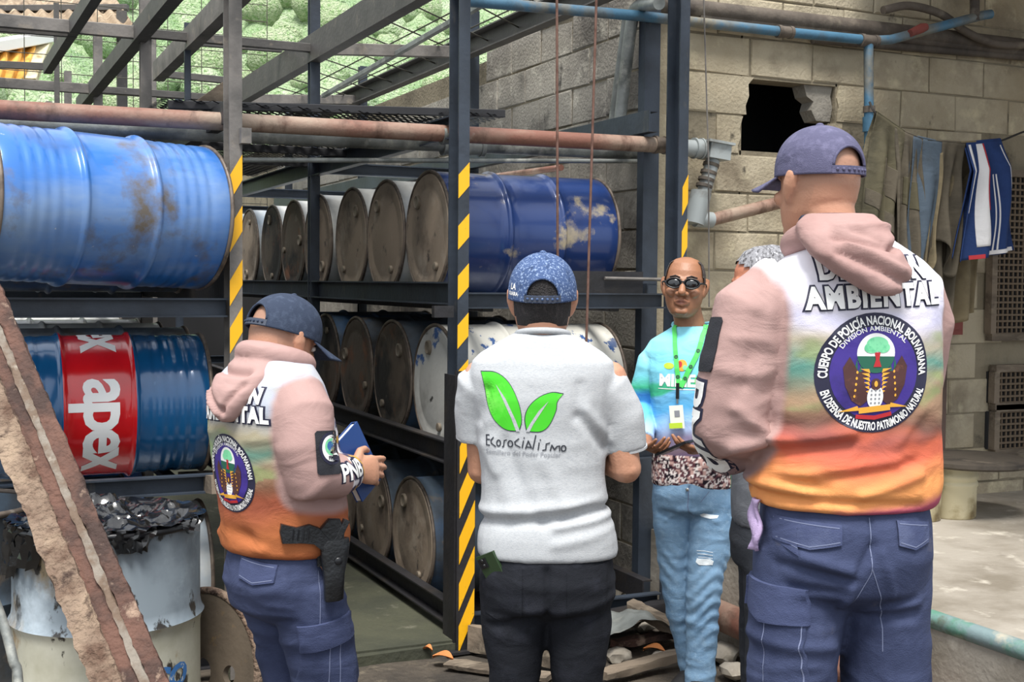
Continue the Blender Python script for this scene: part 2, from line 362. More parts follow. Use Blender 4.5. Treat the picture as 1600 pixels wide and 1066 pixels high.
m_hill = mat('overexposed greenery', '#c3d8ab', .95, 0, [('#9fc18a', .5, .42, .62), ('#dde9c8', .9, .52, .7), ('#84a87a', .25, .55, .72), ('#e9f1d8', 2.2, .6, .74), ('#86ad6c', 6, .52, .62, (1, 1, 1), 9), ('#f0f5e2', 11, .6, .7, (1, 1, 1), 9)], (9, 1.0, (1, 1, 1), .5))  # greens paled so that overexposure and haze are in the colour
m_foliage = mat('overexposed leaves', '#cfe0b2', .8, 0, [('#9fc381', 5, .47, .58, (1, 1, 1), 9), ('#e6f0cc', 9, .54, .64, (1, 1, 1), 9), ('#82aa69', 14, .60, .68)], (12, 1, (1, 1, 1), .5))  # leaf tones lightened with the same painted glare and haze
def cloth(name, col, layers=(), rough=.85, bump=(380, .25), attr=None, wr=(8, .22, (1, 1, 1.8), .03)):
    return mat(name, col, rough, 0, layers, bump, spec=.2, attr=attr, bump2=wr)
m_skin = mat('light brown skin', '#c98d6c', .5, 0, [], (160, .12), attr='Col', bump2=(30, .1, (1, 1, 1), .01))
m_hair = mat('short black hair', '#1c191a', .7, 0, [('#3a3536', 90, .5, .7, (1, 1, .3))], (260, .8))
m_capblue = cloth('faded purple blue twill', '#57566f', [('#6b6984', 40, .5, .7), ('#7b7893', 3, .56, .75)])
m_capnavy = cloth('navy twill', '#333c4e', [('#434d60', 50, .5, .7)])
m_capmesh = cloth('heathered blue mesh', '#44587f', [('#8d9fbd', 170, .54, .6), ('#30405f', 50, .55, .7)])
m_strap = mat('dark plastic strap', '#39404f', .5)
m_tee = cloth('heather grey cotton', '#b9bcbf', [('#abafb4', 130, .45, .65, (1, 1, 3))], bump=(300, .12), wr=(5, .14, (1, 1, 1.6), .03))
m_blackjean = cloth('black denim', '#1e2026', [('#282a32', 20, .5, .7), ('#33363f', 3, .58, .75)])
m_navy = cloth('navy ripstop', '#404865', [('#2f3650', 4, .45, .68), ('#525a79', 3, .58, .74), ('#5a5860', 6, .66, .76)])
m_navyflap = cloth('navy ripstop flap', '#424a69', [('#5b6380', 5, .55, .72)])
m_stitch = mat('pale stitching', '#6d7592', .8)
m_jean = cloth('light blue denim', '#7797b4', [('#5b7d9e', 3, .45, .66), ('#a5bccd', 4, .55, .72), ('#86a3bd', 60, .5, .7)])
m_fray = cloth('frayed white denim', '#dfe6ea')
m_jacket = cloth('printed jacket fabric', '#ffffff', attr='Col', bump=(420, .15))
m_pink = cloth('dusty pink jacket fabric', '#a68883', [('#977873', 3, .5, .7)], rough=.7, bump=(420, .12))
m_minec = cloth('printed sports shirt', '#ffffff', attr='Col', rough=.6, bump=(420, .1))
m_purple = mat('purple print', '#3c2a86', .6, 0, [('#2b1f63', 12, .5, .7)])
m_inkdark = mat('dark navy print', '#20203a', .6)
m_green = mat('leaf green print', '#45c926', .6, 0, [('#7ee45a', 9, .5, .7)])
m_dkgreen = mat('dark green print', '#1f5f4a', .6)
m_ltgreen = mat('pale green print', '#7fd6a2', .6, 0, [('#5fbf8c', 40, .5, .6)])
m_brownp = mat('brown print', '#4a2a28', .6, 0, [('#6b4032', 60, .55, .65)])
m_goldp = mat('gold print', '#e2a63a', .6)
m_redp = mat('red print', '#b3242c', .6)
m_greyp = mat('grey print', '#85888f', .6)
m_ink = mat('charcoal print', '#2f333b', .6)
m_velcro = cloth('black velcro', '#2e2f34')
m_gun = mat('black gun polymer', '#1b1d20', .35, .2, [('#2e3136', 10, .5, .7)], (120, .2))
m_leather = mat('black leather', '#141619', .4, 0, [('#25282c', 8, .5, .7)], (90, .25))
m_bookblue = mat('blue book cover', '#1b3f7c', .45)
m_paper = mat('paper', '#e9e6dc', .8)
m_phonegreen = mat('dark green phone', '#33462f', .25, .2)
m_lens = mat('dark sunglass lens', '#0c0f12', .08, 0, coat=1)
m_steel = mat('steel', '#b8b8b4', .3, .9)
m_lan = mat('green lanyard', '#4fcf5f', .6)
m_card = mat('white card', '#e4e8dc', .4)
m_lime = mat('lime print', '#b6d43a', .5)
m_shoe = mat('dark shoe', '#201f20', .5)
m_clear = mat('white stitch', '#d9d9d9', .7)
m_olive = cloth('dirty olive cloth', '#55503f', [('#3b382e', 3, .45, .65), ('#6f6854', 6, .56, .72)])
m_olive2 = cloth('dirty grey brown cloth', '#5a5347', [('#3e3a33', 3, .45, .65)])
m_bluegrey = cloth('dirty blue grey cloth', '#4b5763', [('#3d444b', 4, .48, .68)])
m_khaki = cloth('dirty khaki cloth', '#7d7159', [('#544c3d', 3, .45, .65), ('#948667', 6, .58, .74)])
m_navytrk = cloth('navy tracksuit cloth', '#263a66', [('#1d2c50', 4, .5, .7)])
m_whitecl = cloth('white cloth stripe', '#d8d6d6')
m_lav = cloth('lavender glove cloth', '#b39fc4')
# ------------------------------------------------------------------ setting: ground, slab, platform, walls
YF = 4.914; XL = 1.065; XM = 2.035; XR = 3.132; XC = 3.205; YC = 5.348
def ground(x0, x1, y0, y1, n, fz):
    mb = MB(); xs = np.linspace(x0, x1, n); ys = np.linspace(y0, y1, n)
    P = np.array([(x, y, 0) for y in ys for x in xs]); P[:, 2] = fz(P)
    mb.add(P, [(j * n + i, j * n + i + 1, (j + 1) * n + i + 1, (j + 1) * n + i) for j in range(n - 1) for i in range(n - 1)])
    return mb
def fz(P):
    z = (fbm(P * 3.1, 4) - .5) * .05
    rise = np.clip((P[:, 0] - 1.25) / .5, 0, 1) * np.clip((2.9 - P[:, 1]) / .6, 0, 1) * .1
    return z * np.clip(1.6 - rise * 12, .2, 1) + rise - .012
struct(ground(-3.2, 7.2, -2.5, 9.2, 120, fz).build('floor', m_dirt, None, 180))
mb = MB(); mb.box((0, 60, -.6), (220, 140, .1)); 
g = mb.build('floor_outer', m_dirt); struct(g); g.location.z = .2
mb = MB(); mb.box((1.55, 8.3, .0), (1.03, 6.75, .1)); mb.box((1.545, 4.905, -.01), (.96, .05, .1), Matrix.Rotation(.06, 3, 'Z'))
struct(mb.build('floor_slab', m_slab))
mb = MB()
mb.box((5.6, 2.9, .2), (4.9, 4.9, .4))
struct(mb.build('floor_platform', m_platform))

# block walls: thin backing slab + separate blocks standing proud of the joints
def block_mesh(seed, L=.391, H=.191, D=.12):
    rd = random.Random(seed); c = .005; j = lambda s=.009: (rd.random() - .5) * s
    bk = [(-L / 2, D / 2, -H / 2), (L / 2, D / 2, -H / 2), (L / 2, D / 2, H / 2), (-L / 2, D / 2, H / 2)]
    fo = [(x + j(), -D / 2 + c, z + j()) for x, z in ((-L / 2, -H / 2), (L / 2, -H / 2), (L / 2, H / 2), (-L / 2, H / 2))]
    fi = [(x + j(), -D / 2 + j(), z + j()) for x, z in ((-L / 2 + c * 1.3, -H / 2 + c), (L / 2 - c * 1.3, -H / 2 + c), (L / 2 - c * 1.3, H / 2 - c), (-L / 2 + c * 1.3, H / 2 - c))]
    mb = MB(); q = [(a, (a + 1) % 4) for a in range(4)]
    mb.add(bk + fo + fi, [(3, 2, 1, 0), (8, 9, 10, 11)] + [(a, b, b + 4, a + 4) for a, b in q] + [(a + 4, b + 4, b + 8, a + 8) for a, b in q])
    return mb.mesh('block')
def variants(mt, **k):
    o = []
    for s in range(6):
        me = block_mesh(s, **k); me.materials.append(mt); o.append(me)
    return o
vA, vAh = variants(m_block), variants(m_block, L=.191)
vB, vBh = variants(m_blockd), variants(m_blockd, L=.191)
def broken(name, pts, mt, parent, y0=.0, D=.12):
    n = len(pts); mb = MB()
    mb.add([(x, YC + y0, z) for x, z in pts] + [(x, YC + y0 + D, z) for x, z in pts], [(i, (i + 1) % n, n + (i + 1) % n, n + i) for i in range(n)] + [tuple(range(n))[::-1], tuple(range(n, 2 * n))])
    return mb.build(name, mt, parent)
HX0, HX1, HZ0, HZ1 = 3.78, 4.34, 2.29, 2.66
mb = MB()
for x0, x1, z0, z1 in ((XC, HX0 - .02, 0, 3.6), (HX1 + .02, 8.3, 0, 3.6), (HX0 - .03, HX1 + .03, 0, HZ0), (HX0 - .03, HX1 + .03, HZ1, 3.6)):
    mb.box(((x0 + x1) / 2, YC + .072, (z0 + z1) / 2), (x1 - x0, .13, z1 - z0))
wf = mb.build('wall_front', m_mortar); struct(wf)
k = 0
def put(me, loc, rz, parent):
    o = bpy.data.objects.new('block', me); COL.objects.link(o); o.location = loc; o.rotation_euler = (0, 0, rz); o.parent = parent
for r in range(18):
    z = .07 + r * .2; off = .2 if r % 2 else 0
    x = XC
    while x < 7.7:
        L = .2 if (x == XC and off) else .4
        c = x + L / 2; hole = r in (11, 12) and x + L > HX0 - .02 and x < HX1 + .02
        scr = 5.42 < c < 5.9 and .62 < z < 2.3
        if not hole and not scr:
            put((vAh if L < .3 else vA)[k % 6], (c, YC + .06 + random.uniform(-.003, .003), z + .1), 0, wf)
        k += 1; x = round(x + L, 4)
        if r in (11, 12) and x < HX0 - .02 < x + .4:
            pass
# broken blocks around the hole
broken('broken_block', [(3.605 if True else 0, 2.275), (3.74, 2.275), (3.735, 2.31), (3.755, 2.36), (3.745, 2.40), (3.765, 2.465), (3.605, 2.465)], m_block, wf)
broken('broken_block', [(3.405, 2.475), (3.785, 2.475), (3.78, 2.52), (3.80, 2.57), (3.795, 2.63), (3.83, 2.668), (3.405, 2.668)], m_block, wf)
broken('broken_block', [(4.30, 2.275), (4.405, 2.275), (4.405, 2.465), (4.335, 2.465), (4.33, 2.42), (4.31, 2.38)], m_block, wf)
broken('broken_block', [(4.17, 2.655), (4.19, 2.60), (4.235, 2.575), (4.22, 2.53), (4.255, 2.475), (4.345, 2.475), (4.36, 2.55), (4.345, 2.61), (4.36, 2.668), (4.17, 2.668)], m_blockd, wf, .03, .1)
broken('broken_block', [(4.37, 2.475), (4.605, 2.475), (4.605, 2.668), (4.38, 2.668), (4.365, 2.6), (4.38, 2.55)], m_block, wf)
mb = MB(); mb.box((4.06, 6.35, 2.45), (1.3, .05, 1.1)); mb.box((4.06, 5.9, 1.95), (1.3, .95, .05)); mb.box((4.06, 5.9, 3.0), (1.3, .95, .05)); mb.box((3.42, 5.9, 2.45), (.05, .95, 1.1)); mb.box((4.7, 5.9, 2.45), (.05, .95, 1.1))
struct(mb.build('dark_backing', m_dark))
# side wall running away behind the rack
mb = MB(); mb.box((XC + .052, YC + 5.3, 1.5), (.13, 10.5, 3.02)); mb.box((XC + .052, YC + .8, 3.3), (.13, 1.5, .6))
ws = mb.build('wall_right', m_mortar); struct(ws)
for r in range(17):
    z = -.13 + r * .2; y = YC; off = .2 if r % 2 == 0 else 0; first = True
    ymax = 13.2 if r < 15 else (6.95 if r == 15 else 6.55)
    while y < ymax:
        L = .2 if first and off else .4; first = False
        hid = (z < 1.25 and y > 7.2) or z < -.2 or y > 12.4
        if not hid: put((vBh if L < .3 else vB)[k % 6], (XC + .06 - .02 + random.uniform(-.004, .004), y + L / 2, z + .1), -math.pi / 2, ws)
        k += 1; y += L
mb = MB(); mb.bar((XC + .04, YC - .01, 0), (XC + .04, YC - .01, 3.4), .07, .07); struct(mb.build('trim_1', m_block, None))
mb = MB(); mb.box((-.2, 12.75, 1.05), (6.7, .15, 2.2)); struct(mb.build('shade_wall_back', m_dark))  # added dark wall, supplies the deep shade behind the left bay
mb = MB(); mb.box((-1.2, 9, 1.0), (.12, 7.5, 2.2)); struct(mb.build('wall_left', m_dark))
# low kerb under the rail
mb = MB(); mb.box((3.24, 3.4, .13), (.16, 3.2, .28)); struct(mb.build('trim_2', m_platform))
# sheltering roof over the right hand bay (outside the frame, it shades that wall)
mb = MB(); n = 60
vs = []
for i in range(n + 1):
    x = 4.35 + i * 6.5 / n; zz = 3.6 + .025 * math.sin(i * math.pi / 2) ; vs += [(x, .2, zz - .1), (x, 5.7, zz + .05)]
mb.add(vs, [(2 * i, 2 * i + 2, 2 * i + 3, 2 * i + 1) for i in range(n)])
struct(mb.build('ceiling_roof', m_corr))

# ------------------------------------------------------------------ hillside and far roofs
def hz(P):
    d = np.clip(P[:, 1] - 18, 0, None)
    return d * .42 + (fbm(P * .09, 3) - .5) * 10 + (fbm(P * .55 + 3, 3) - .5) * 3.2 - 2.5
mb = ground(-40, 50, 18, 78, 150, hz); h = mb.build('hillside', m_hill, None, 180)
tag(h, 'steep bright green hillside of trees behind the storage racks', 'hillside', kind='structure')
ico = bmesh.new(); bmesh.ops.create_icosphere(ico, subdivisions=2, radius=1)
iv = np.array([v.co[:] for v in ico.verts]); fi = [tuple(v.index for v in f.verts) for f in ico.faces]; ico.free()
mb = MB()
for i in range(900):
    y = 25 + 34 * random.random(); x = -16 + random.random() * 34; x = x * (y / 30)
    z = float(hz(np.array([[x, y, 0.]]))[0]); s = .2 + random.random() ** 2 * .8
    mb.add(iv * s * (0.75 + .6 * vnoise(iv * 2.7 + i)[:, None]) + (x, y, z + s * .45), fi, i % 2)
b = mb.build('hillside_bushes', [m_hill, m_foliage], None, 180); tag(b, 'mass of bushes covering the green hillside', 'bushes', kind='stuff')
def corrugated(name, a, b_, c, d, m1, pitch, amp, label, cat):
    a, b_, c, d = map(Vector, (a, b_, c, d)); L = (b_ - a).length; n = int(L / pitch * 8); up = (b_ - a).cross(d - a).normalized(); mb = MB(); vs = []
    for i in range(n + 1):
        t = i / n; o = up * amp * math.sin(i * math.pi / 4); vs += [a.lerp(b_, t) + o, d.lerp(c, t) + o, a.lerp(b_, t) + o + up * .006, d.lerp(c, t) + o + up * .006]
    mb.add(vs, [(4 * i, 4 * i + 4, 4 * i + 5, 4 * i + 1) for i in range(n)] + [(4 * i + 2, 4 * i + 6, 4 * i + 7, 4 * i + 3) for i in range(n)] + [(4 * i, 4 * i + 2, 4 * i + 6, 4 * i + 4) for i in range(n)] + [(4 * i + 1, 4 * i + 3, 4 * i + 7, 4 * i + 5) for i in range(n)])
    t = thing(name, label, cat, tuple(a)); o = mb.build('roof_sheet', m1, t, 180); o.location = -a
    return t, a
t, a = corrugated('shed_roof', onD(-40, 42, 15), onD(210, 44, 15), onD(160, -30, 19), onD(-60, -30, 19), m_corr, .17, .03, 'brown corrugated shed roof edge at the top left beyond the frame', 'roof')
mb = MB(); mb.bar(onD(-40, 47, 14.95), onD(212, 47, 14.95), .08, .05); mb.bar(onD(-40, 14, 16.2), onD(200, 12, 16.2), .1, .08)
o = mb.build('purlin', m_frame2, t); o.location = -a
mb = MB(); q = onD(190, 30, 15.5); mb.bar((q.x, q.y, -.3), (q.x, q.y, q.z + .1), .12, .12); o = mb.build('post', m_frame2, t); o.location = -a
t, a = corrugated('yellow_roof', onD(-50, 138, 22), onD(45, 124, 24), onD(72, 60, 26), onD(-50, 88, 23), m_corry, .42, .06, 'yellow corrugated roof glimpsed past the wire fence at left', 'roof')
mb = MB(); mb.bar(onD(-55, 80, 22.8), onD(75, 57, 25.8), .35, .22); o = mb.build('ridge_cap', m_white_print, t); o.location = -a
mb = MB(); mb.bar(onD(46, 128, 24), onD(74, 58, 26), .25, .15); o = mb.build('barge_board', m_cream, t); o.location = -a
mb = MB(); q = onD(10, 125, 24.5); mb.box((q.x, q.y, (q.z - .6) / 2 - .3), (2.2, .3, q.z + .2)); o = mb.build('wall', m_cream, t); o.location = -a

# ------------------------------------------------------------------ storage rack
rack = thing('storage_rack', 'tall dark steel storage rack with hazard striped posts holding oil drums', 'storage rack', (XM, YF, 0))
RO = Vector((XM, YF, 0))
def rk(name, mb, mt, smooth=None):
    o = mb.build(name, mt, rack, smooth); o.location = -RO; return o
def post(x, y, zt, wx=.05, wy=.115, mt=None, z0=0.0, sx=1):
    mb = MB(); mb.channel((x, y + wy / 2, z0), (x, y + wy / 2, zt), wx, wy, .009, up=(0, 1, 0), flip=sx); return rk('post', mb, mt or m_post)
def stripes(o, xc, y, wd, zs, slope, hgt, x_of=None):
    for i, z in enumerate(zs):
        a, b = xc - wd / 2, xc + wd / 2; s = slope / 2; h = hgt / 2
        p = [(a, z - s - h), (b, z + s - h), (b, z + s + h), (a, z - s + h)]
        mb = MB(); mb.add([(x, y, q) for x, q in p] + [(x, y + .002, q) for x, q in p], [(0, 1, 2, 3), (7, 6, 5, 4)] + [(j, (j + 1) % 4, 4 + (j + 1) % 4, 4 + j) for j in range(4)])
        s_ = mb.build('hazard_stripe', m_yellow, o); s_.location = (0, 0, 0)
# the three front posts
pl = post(XL, YF, 3.6, mt=m_frame); pm = post(XM, YF, 3.6); pr = post(XR, YF, 3.6)
stripes(pl, XL, YF - .002, .05, [onY(367, y, YF).z for y in (278, 358, 442, 516, 925, 985)], .085, .1)
stripes(pm, XM, YF - .002, .05, [onY(727, y, YF).z for y in (282, 362, 440, 517, 590)], .055, .1)
stripes(pr, XR + .012, YF - .002, .03, [onY(1066, y, YF).z for y in (305, 374, 450, 930)], .06, .13)
mb = MB(); x0 = XM - .03; mb.channel((XM + .012, YF - .004, .0), (XM + .012, YF - .004, 1.22), .085, .035, .008, up=(0, 1, 0), flip=1); mb.box((XM - .031, YF + .06, .6), (.008, .125, 1.2))
pj = rk('post_jacket', mb, m_postlow)
stripes(pj, XM + .016, YF - .024, .072, [onY(729, y, YF - .02).z for y in (690, 760, 832, 904, 970)], .16, .115)
mb = MB(); mb.box((XM, YF + .05, .006), (.16, .2, .012)); rk('base_plate', mb, m_postlow)
# rows of posts behind
for X, ys in ((XL, (7.22, 9.5, 11.8, 13.9)), (XM, (7.22, 9.5, 11.8)), (XR - .06, (7.25, 9.5, 11.8))):
    for y in ys: post(X, y, 3.45 if X == XL else 3.3, .06, .06, m_frame if X == XL else m_post, sx=1)
post(XR - .01, YF + .27, 3.6, .085, .06, m_post, sx=-1)
mb = MB(); q = onY(293, 100, 7.3); mb.bar((q.x, q.y, 2.2), (q.x, q.y, onY(293, 36, 7.3).z), .035, .03, up=(0, 1, 0)); rk('stub_post', mb, m_post)
mb = MB(); q = onY(88, 20, 9.2); mb.bar((q.x, q.y, 2.2), (q.x, q.y, 3.5), .035, .03, up=(0, 1, 0)); rk('stub_post', mb, m_frame2)
LV = (.14, .85, 1.55, 2.27)
for i, z in enumerate(LV):
    # right bay
    for X, sx in ((XM, 1), (XR - .09, -1)):
        hgt = .1; 
        mb = MB(); mb.channel((X, YF + .12, z + (.09 if i == 3 and sx < 0 else 0)), (X, 12.2, z + (.09 if i == 3 and sx < 0 else 0)), .05, hgt, .007, flip=-sx); rk('shelf_beam', mb, m_postlow if i < 2 else m_post)
    ys = (YF + .06,) + (7.22, 9.5, 11.8)
    for j, y in enumerate(ys):
        zz = z - (.03 if j == 0 else 0)
        if i == 3 and j == 0: continue
        mb = MB(); mb.channel((XM + .025, y, zz), (XR - .06, y, zz), .045, .07, .007); rk('cross_beam', mb, m_post)
    # drum runners: angle irons along the bay
    for x in (XM + .16, XR - .3):
        if i < 3: mb = MB(); mb.bar((x, YF + .1, z - .065), (x, 12, z - .065), .05, .03); rk('runner', mb, m_postlow)
    # left bay
    for X, sx in ((XL, -1), (-.35, 1)):
        mb = MB(); mb.channel((X, YF + .12, z), (X, 12.2, z), .05, .09, .007, flip=-sx); rk('shelf_beam', mb, m_postlow)
    for j, y in enumerate(ys):
        if i == 3 and j == 0: continue
        mb = MB(); mb.channel((-.35, y, z - .06), (XL - .025, y, z - .06), .045, .075, .007); rk('cross_beam', mb, m_post if i else m_postlow)
    for x in (XL - .2, -.1):
        if i < 3: mb = MB(); mb.bar((x, YF + .1, z - .08), (x, 12, z - .08), .05, .03); rk('runner', mb, m_postlow)
for y in (YF + .06, 7.22, 9.5, 11.8): post(-.35, y, 3.3, .06, .06, m_frame2)
# aisle ties, overhead
for y in (7.22, 9.5, 11.8):
    mb = MB(); mb.bar((XL, y, 2.97), (XM, y, 2.97), .04, .05); rk('cross_beam', mb, m_frame2)
# end plate, bracket on middle post, small plate on left bay
mb = MB(); mb.box(tuple(onY(692, 487, YF + .02)), (.09, .03, .05)); rk('bracket', mb, m_postlow)
q = onY(369, 212, YF - .02); mb = MB(); mb.box((q.x + .035, q.y, q.z + .0), (.04, .05, .06)); rk('bracket', mb, m_frame)
mb = MB(); mb.box((XL + .0, YF + .3, 1.59), (.012, .3, .14)); rk('end_stop', mb, m_postlow)
mb = MB(); mb.box((XR - .35, YF + .12, 1.60), (.42, .012, .11)); rk('end_stop', mb, m_postlow)
q = onY(1100, 437, YF + .1); mb = MB(); mb.tube([onY(945, 435, YF + .1), onY(1040, 437, YF + .1)], .008, 8); rk('stop_rod', mb, m_frame)
# top frame
def over(name, a, b, wd, ht, mt, fl=1, ch=True):
    mb = MB()
    if ch: mb.channel(a, b, wd, ht, .008, flip=fl)
    else: mb.bar(a, b, wd, ht)
    return rk(name, mb, mt)
over('top_beam', (XM, YF - .9, 2.97), (XM, 9.5, 2.97), .07, .16, m_frame2)
over('top_beam', (XR - .13, YF - .6, 3.06), (XR - .13, 11.8, 3.06), .07, .13, m_frame2, -1)
over('top_beam', (1.03, YF - .6, 2.97), (1.03, 10.4, 2.97), .07, .1, m_frame2)
a = onZ(352, 8, 2.97); b = onZ(247, 113, 2.97); over('top_beam', a + (a - b) * .6, b, .07, .12, m_frame)
a = onZ(142, 0, 2.97); b = onZ(74, 106, 2.97); over('top_beam', a + (a - b) * .6, b, .05, .08, m_frame2)
for y, z in ((7.22, 2.97), (9.5, 2.97)):
    over('top_tie', (XM, y, z), (XR - .13, y, z + .06), .04, .07, m_frame, ch=False)
    over('top_tie', (-.6, y, z), (XL, y, z), .04, .07, m_frame, ch=False)
over('top_tie', onY(-20, 41, 7.3), onY(120, 52, 7.3), .03, .05, m_frame2, ch=False)
over('top_tie', onY(-20, 100, 9.4), onY(84, 105, 9.4), .03, .05, m_frame2, ch=False)
over('top_tie', onY(247, 115, 9.5), onY(356, 126, 9.5), .04, .05, m_frame2, ch=False)
over('top_tie', onY(300, 65, 7.9), onY(440, 76, 7.9), .03, .05, m_frame2, ch=False)
over('top_tie', (XL - .5, YF + .03, 3.45), (XR, YF + .03, 3.45), .05, .1, m_post, ch=False)
over('pipe_brace', onX(505, 150, XM + .5), onX(800, -20, XM + .5), .03, .03, m_greypipe, ch=False)
over('gusset', onY(300, 180, 7.1), onY(356, 140, 7.1), .02, .1, m_wood, ch=False)
# expanded metal deck over the aisle and right bay
mb = MB()
def diamond_deck(x0, x1, y0, y1, z, dx, dy):
    ny = int((y1 - y0) / dy); nx = int((x1 - x0) / dx); t = .011
    for j in range(ny):
        for i in range(nx):
            cx = x0 + (i + .5) * dx + (dx / 2 if j % 2 else 0); cy = y0 + (j + .5) * dy
            for s in (-1, 1):
                a = Vector((cx - dx / 2, cy, z)); b_ = Vector((cx, cy + s * dy, z + .012)); d = Vector((0, t, 0))
                mb.add([a - d, b_ - d, b_ + d, a + d], [(0, 1, 2, 3)]); a2 = Vector((cx + dx / 2, cy, z)); mb.add([a2 - d, b_ - d, b_ + d, a2 + d], [(0, 1, 2, 3)])
diamond_deck(XL - .25, XM - .05, 5.25, 8.8, 2.33, .09, .028)
diamond_deck(XM + .02, XM + .32, 5.25, 7.2, 2.36, .09, .028)
o = rk('expanded_metal_deck', mb, m_grate); o['kind'] = 'stuff'
over('deck_edge', (XL - .2, 5.28, 2.32), (XM + .35, 5.28, 2.38), .03, .035, m_grate, ch=False)
for y in (5.9, 6.6, 7.3): over('deck_joist', (XL, y, 2.30), (XM, y, 2.30), .03, .04, m_grate, ch=False)
# welded wire fence panels
fence = thing('wire_fence', 'thin wire mesh fence panels in front of the green hillside', 'fence', (.4, 12.4, 0))
def wires(name, o, u, v, nu, nv, r=.0045):
    mb = MB(); o, u, v = Vector(o), Vector(u), Vector(v)
    for i in range(nu + 1): mb.tube([o + u * (i / nu), o + u * (i / nu) + v], r, 5)
    for j in range(nv + 1): mb.tube([o + v * (j / nv), o + v * (j / nv) + u], r, 5)
    x = mb.build(name, m_wire, fence); x.location = -fence.location; x['kind'] = 'stuff'; return x
wires('wire_mesh', (-1.2, 12.4, 2.2), (4.2, 0, 0), (0, 0, 2.3), 13, 14)
rw = wires('roof_wire_mesh', (XM + .02, 5.2, 3.08), (0, 6.6, 0), (1.0, 0.9, -.02), 15, 4); rw.parent = rack; rw.location = -RO
for x in (-.9, .5, 1.9):
    mb = MB(); mb.bar((x, 12.42, -.2), (x, 12.42, 4.4), .05, .05, up=(0, 1, 0)); p = mb.build('post', m_frame, fence); p.location = -fence.location

# ------------------------------------------------------------------ pipes
def pipe(name, label, pts, r, mt, couplings=(), cat='pipe', n=20, group=None):
    pts = [Vector(p) for p in pts]; t = thing(name, label, cat, tuple(pts[0]), group=group)
    mb = MB(); mb.tube(pts, r, n); o = mb.build('pipe_run', mt, t, 40); o.location = -pts[0]
    for c, d, L, rr, m2 in couplings:
        mb = MB(); c = Vector(c); d = Vector(d).normalized(); mb.tube([c - d * L / 2, c - d * L * .3, c - d * L * .3, c + d * L * .3, c + d * L * .3, c + d * L / 2], [rr, rr, rr * .9, rr * .9, rr, rr], n)
        o = mb.build('coupling', m2, t, 40); o.location = -pts[0]
    return t
X = Vector((1, 0, 0)); Z = Vector((0, 0, 1))
def curve(pts, k=6):
    """Catmull-Rom through points"""
    P = [Vector(p) for p in pts]; P = [P[0] * 2 - P[1]] + P + [P[-1] * 2 - P[-2]]; o = []
    for i in range(1, len(P) - 2):
        for j in range(k):
            t = j / k; a, b, c, d = P[i - 1:i + 3]
            o.append(.5 * ((2 * b) + (c - a) * t + (2 * a - 5 * b + 4 * c - d) * t * t + (3 * b - a - 3 * c + d) * t ** 3))
    return o + [P[-2]]
YP = YF + .19
a = onY(-60, 168, YP); b = onY(1034, 227, YP)
pipe('rusty_pipe', 'long rust streaked pipe above the drums running along the rack front', [a, b], .037, m_rustpipe, [(b - X * .01, X, .07, .043, m_rim), (onY(700, 212, YP), X, .06, .042, m_greypipe)])
a = onY(-60, 189, YP + .32); b = onY(1000, 237, YP + .32)
pipe('grey_pipe', 'thick grey pipe just behind and below the rusty pipe', [a, b], .042, m_greypipe, [(onY(740, 229, YP + .32), X, .1, .047, m_greypipe), (onY(700, 227, YP + .32), X, .06, .048, m_greypipe)])
pipe('thin_pipe', 'thin grey conduit crossing the rack above the drum tops', [onY(380, 250, YP + .28), onY(1006, 252, YP + .28)], .011, m_greypipe)
pipe('short_pipe', 'short rusty brown pipe stub above the large navy drum', [onX(770, 276, 2.9), onX(877, 262, 2.9)], .016, m_rustpipe)
# fall pipes on the side wall
a = onX(958, 195, XC - .1); pipe('fall_pipe', 'darker of two slanting grey pipes on the block wall', [a, onX(980, 30, XC - .1)], .026, m_greypipe)
a = onX(968, 195, XC - .15); pts = curve([a, onX(985, 50, XC - .16), onX(995, 12, XC - .16), onX(1030, 5, XC - .2)]); pipe('fall_pipe', 'paler slanting grey pipe that bends at the wall top', pts, .03, m_greypipe)
# blue water pipe with tee and drop
YB = 5.15
pts = [onY(720, 1, YB), onY(1000, 25, YB), onY(1225, 50, YB), onY(1357, 63, YB)]
t = pipe('blue_water_pipe', 'blue water pipe along the wall with a tee dropping beside the laundry', pts, .025, m_bluepipe, [(onY(1226, 50, YB), X, .09, .032, m_dustpipe), (onY(1357, 64, YB), X, .11, .034, m_dustpipe)])
def addp(t, name, pts, r, mt):
    mb = MB(); mb.tube(pts, r, 16); o = mb.build(name, mt, t, 40); o.location = -t.location; return o
addp(t, 'drop_pipe', [onY(1357, 64, YB), onY(1358, 300, YB)], .025, m_bluepipe)
addp(t, 'branch_pipe', [onY(1357, 64, YB), onY(1392, 62, YB), onY(1535, 24, YB), onY(1548, 22, YB)], .025, m_bluepipe)
addp(t, 'riser_pipe', [onY(1523, 32, YB), onY(1523, -8, YB)], .026, m_dustpipe)
addp(t, 'coupling', [onY(1358, 183, YB), onY(1358, 192, YB), onY(1358, 206, YB)], .034, m_bluepipe)
addp(t, 'coupling', [onY(1358, 228, YB), onY(1358, 262, YB)], .030, m_bluepipe)
addp(t, 'coupling', [onY(1358, 166, YB), onY(1358, 176, YB)], .031, m_dustpipe)
addp(t, 'rag_tie', [onY(1422, 52, YB - .03), onY(1440, 44, YB - .03), onY(1447, 42, YB - .03)], [.02, .026, .02], m_red)
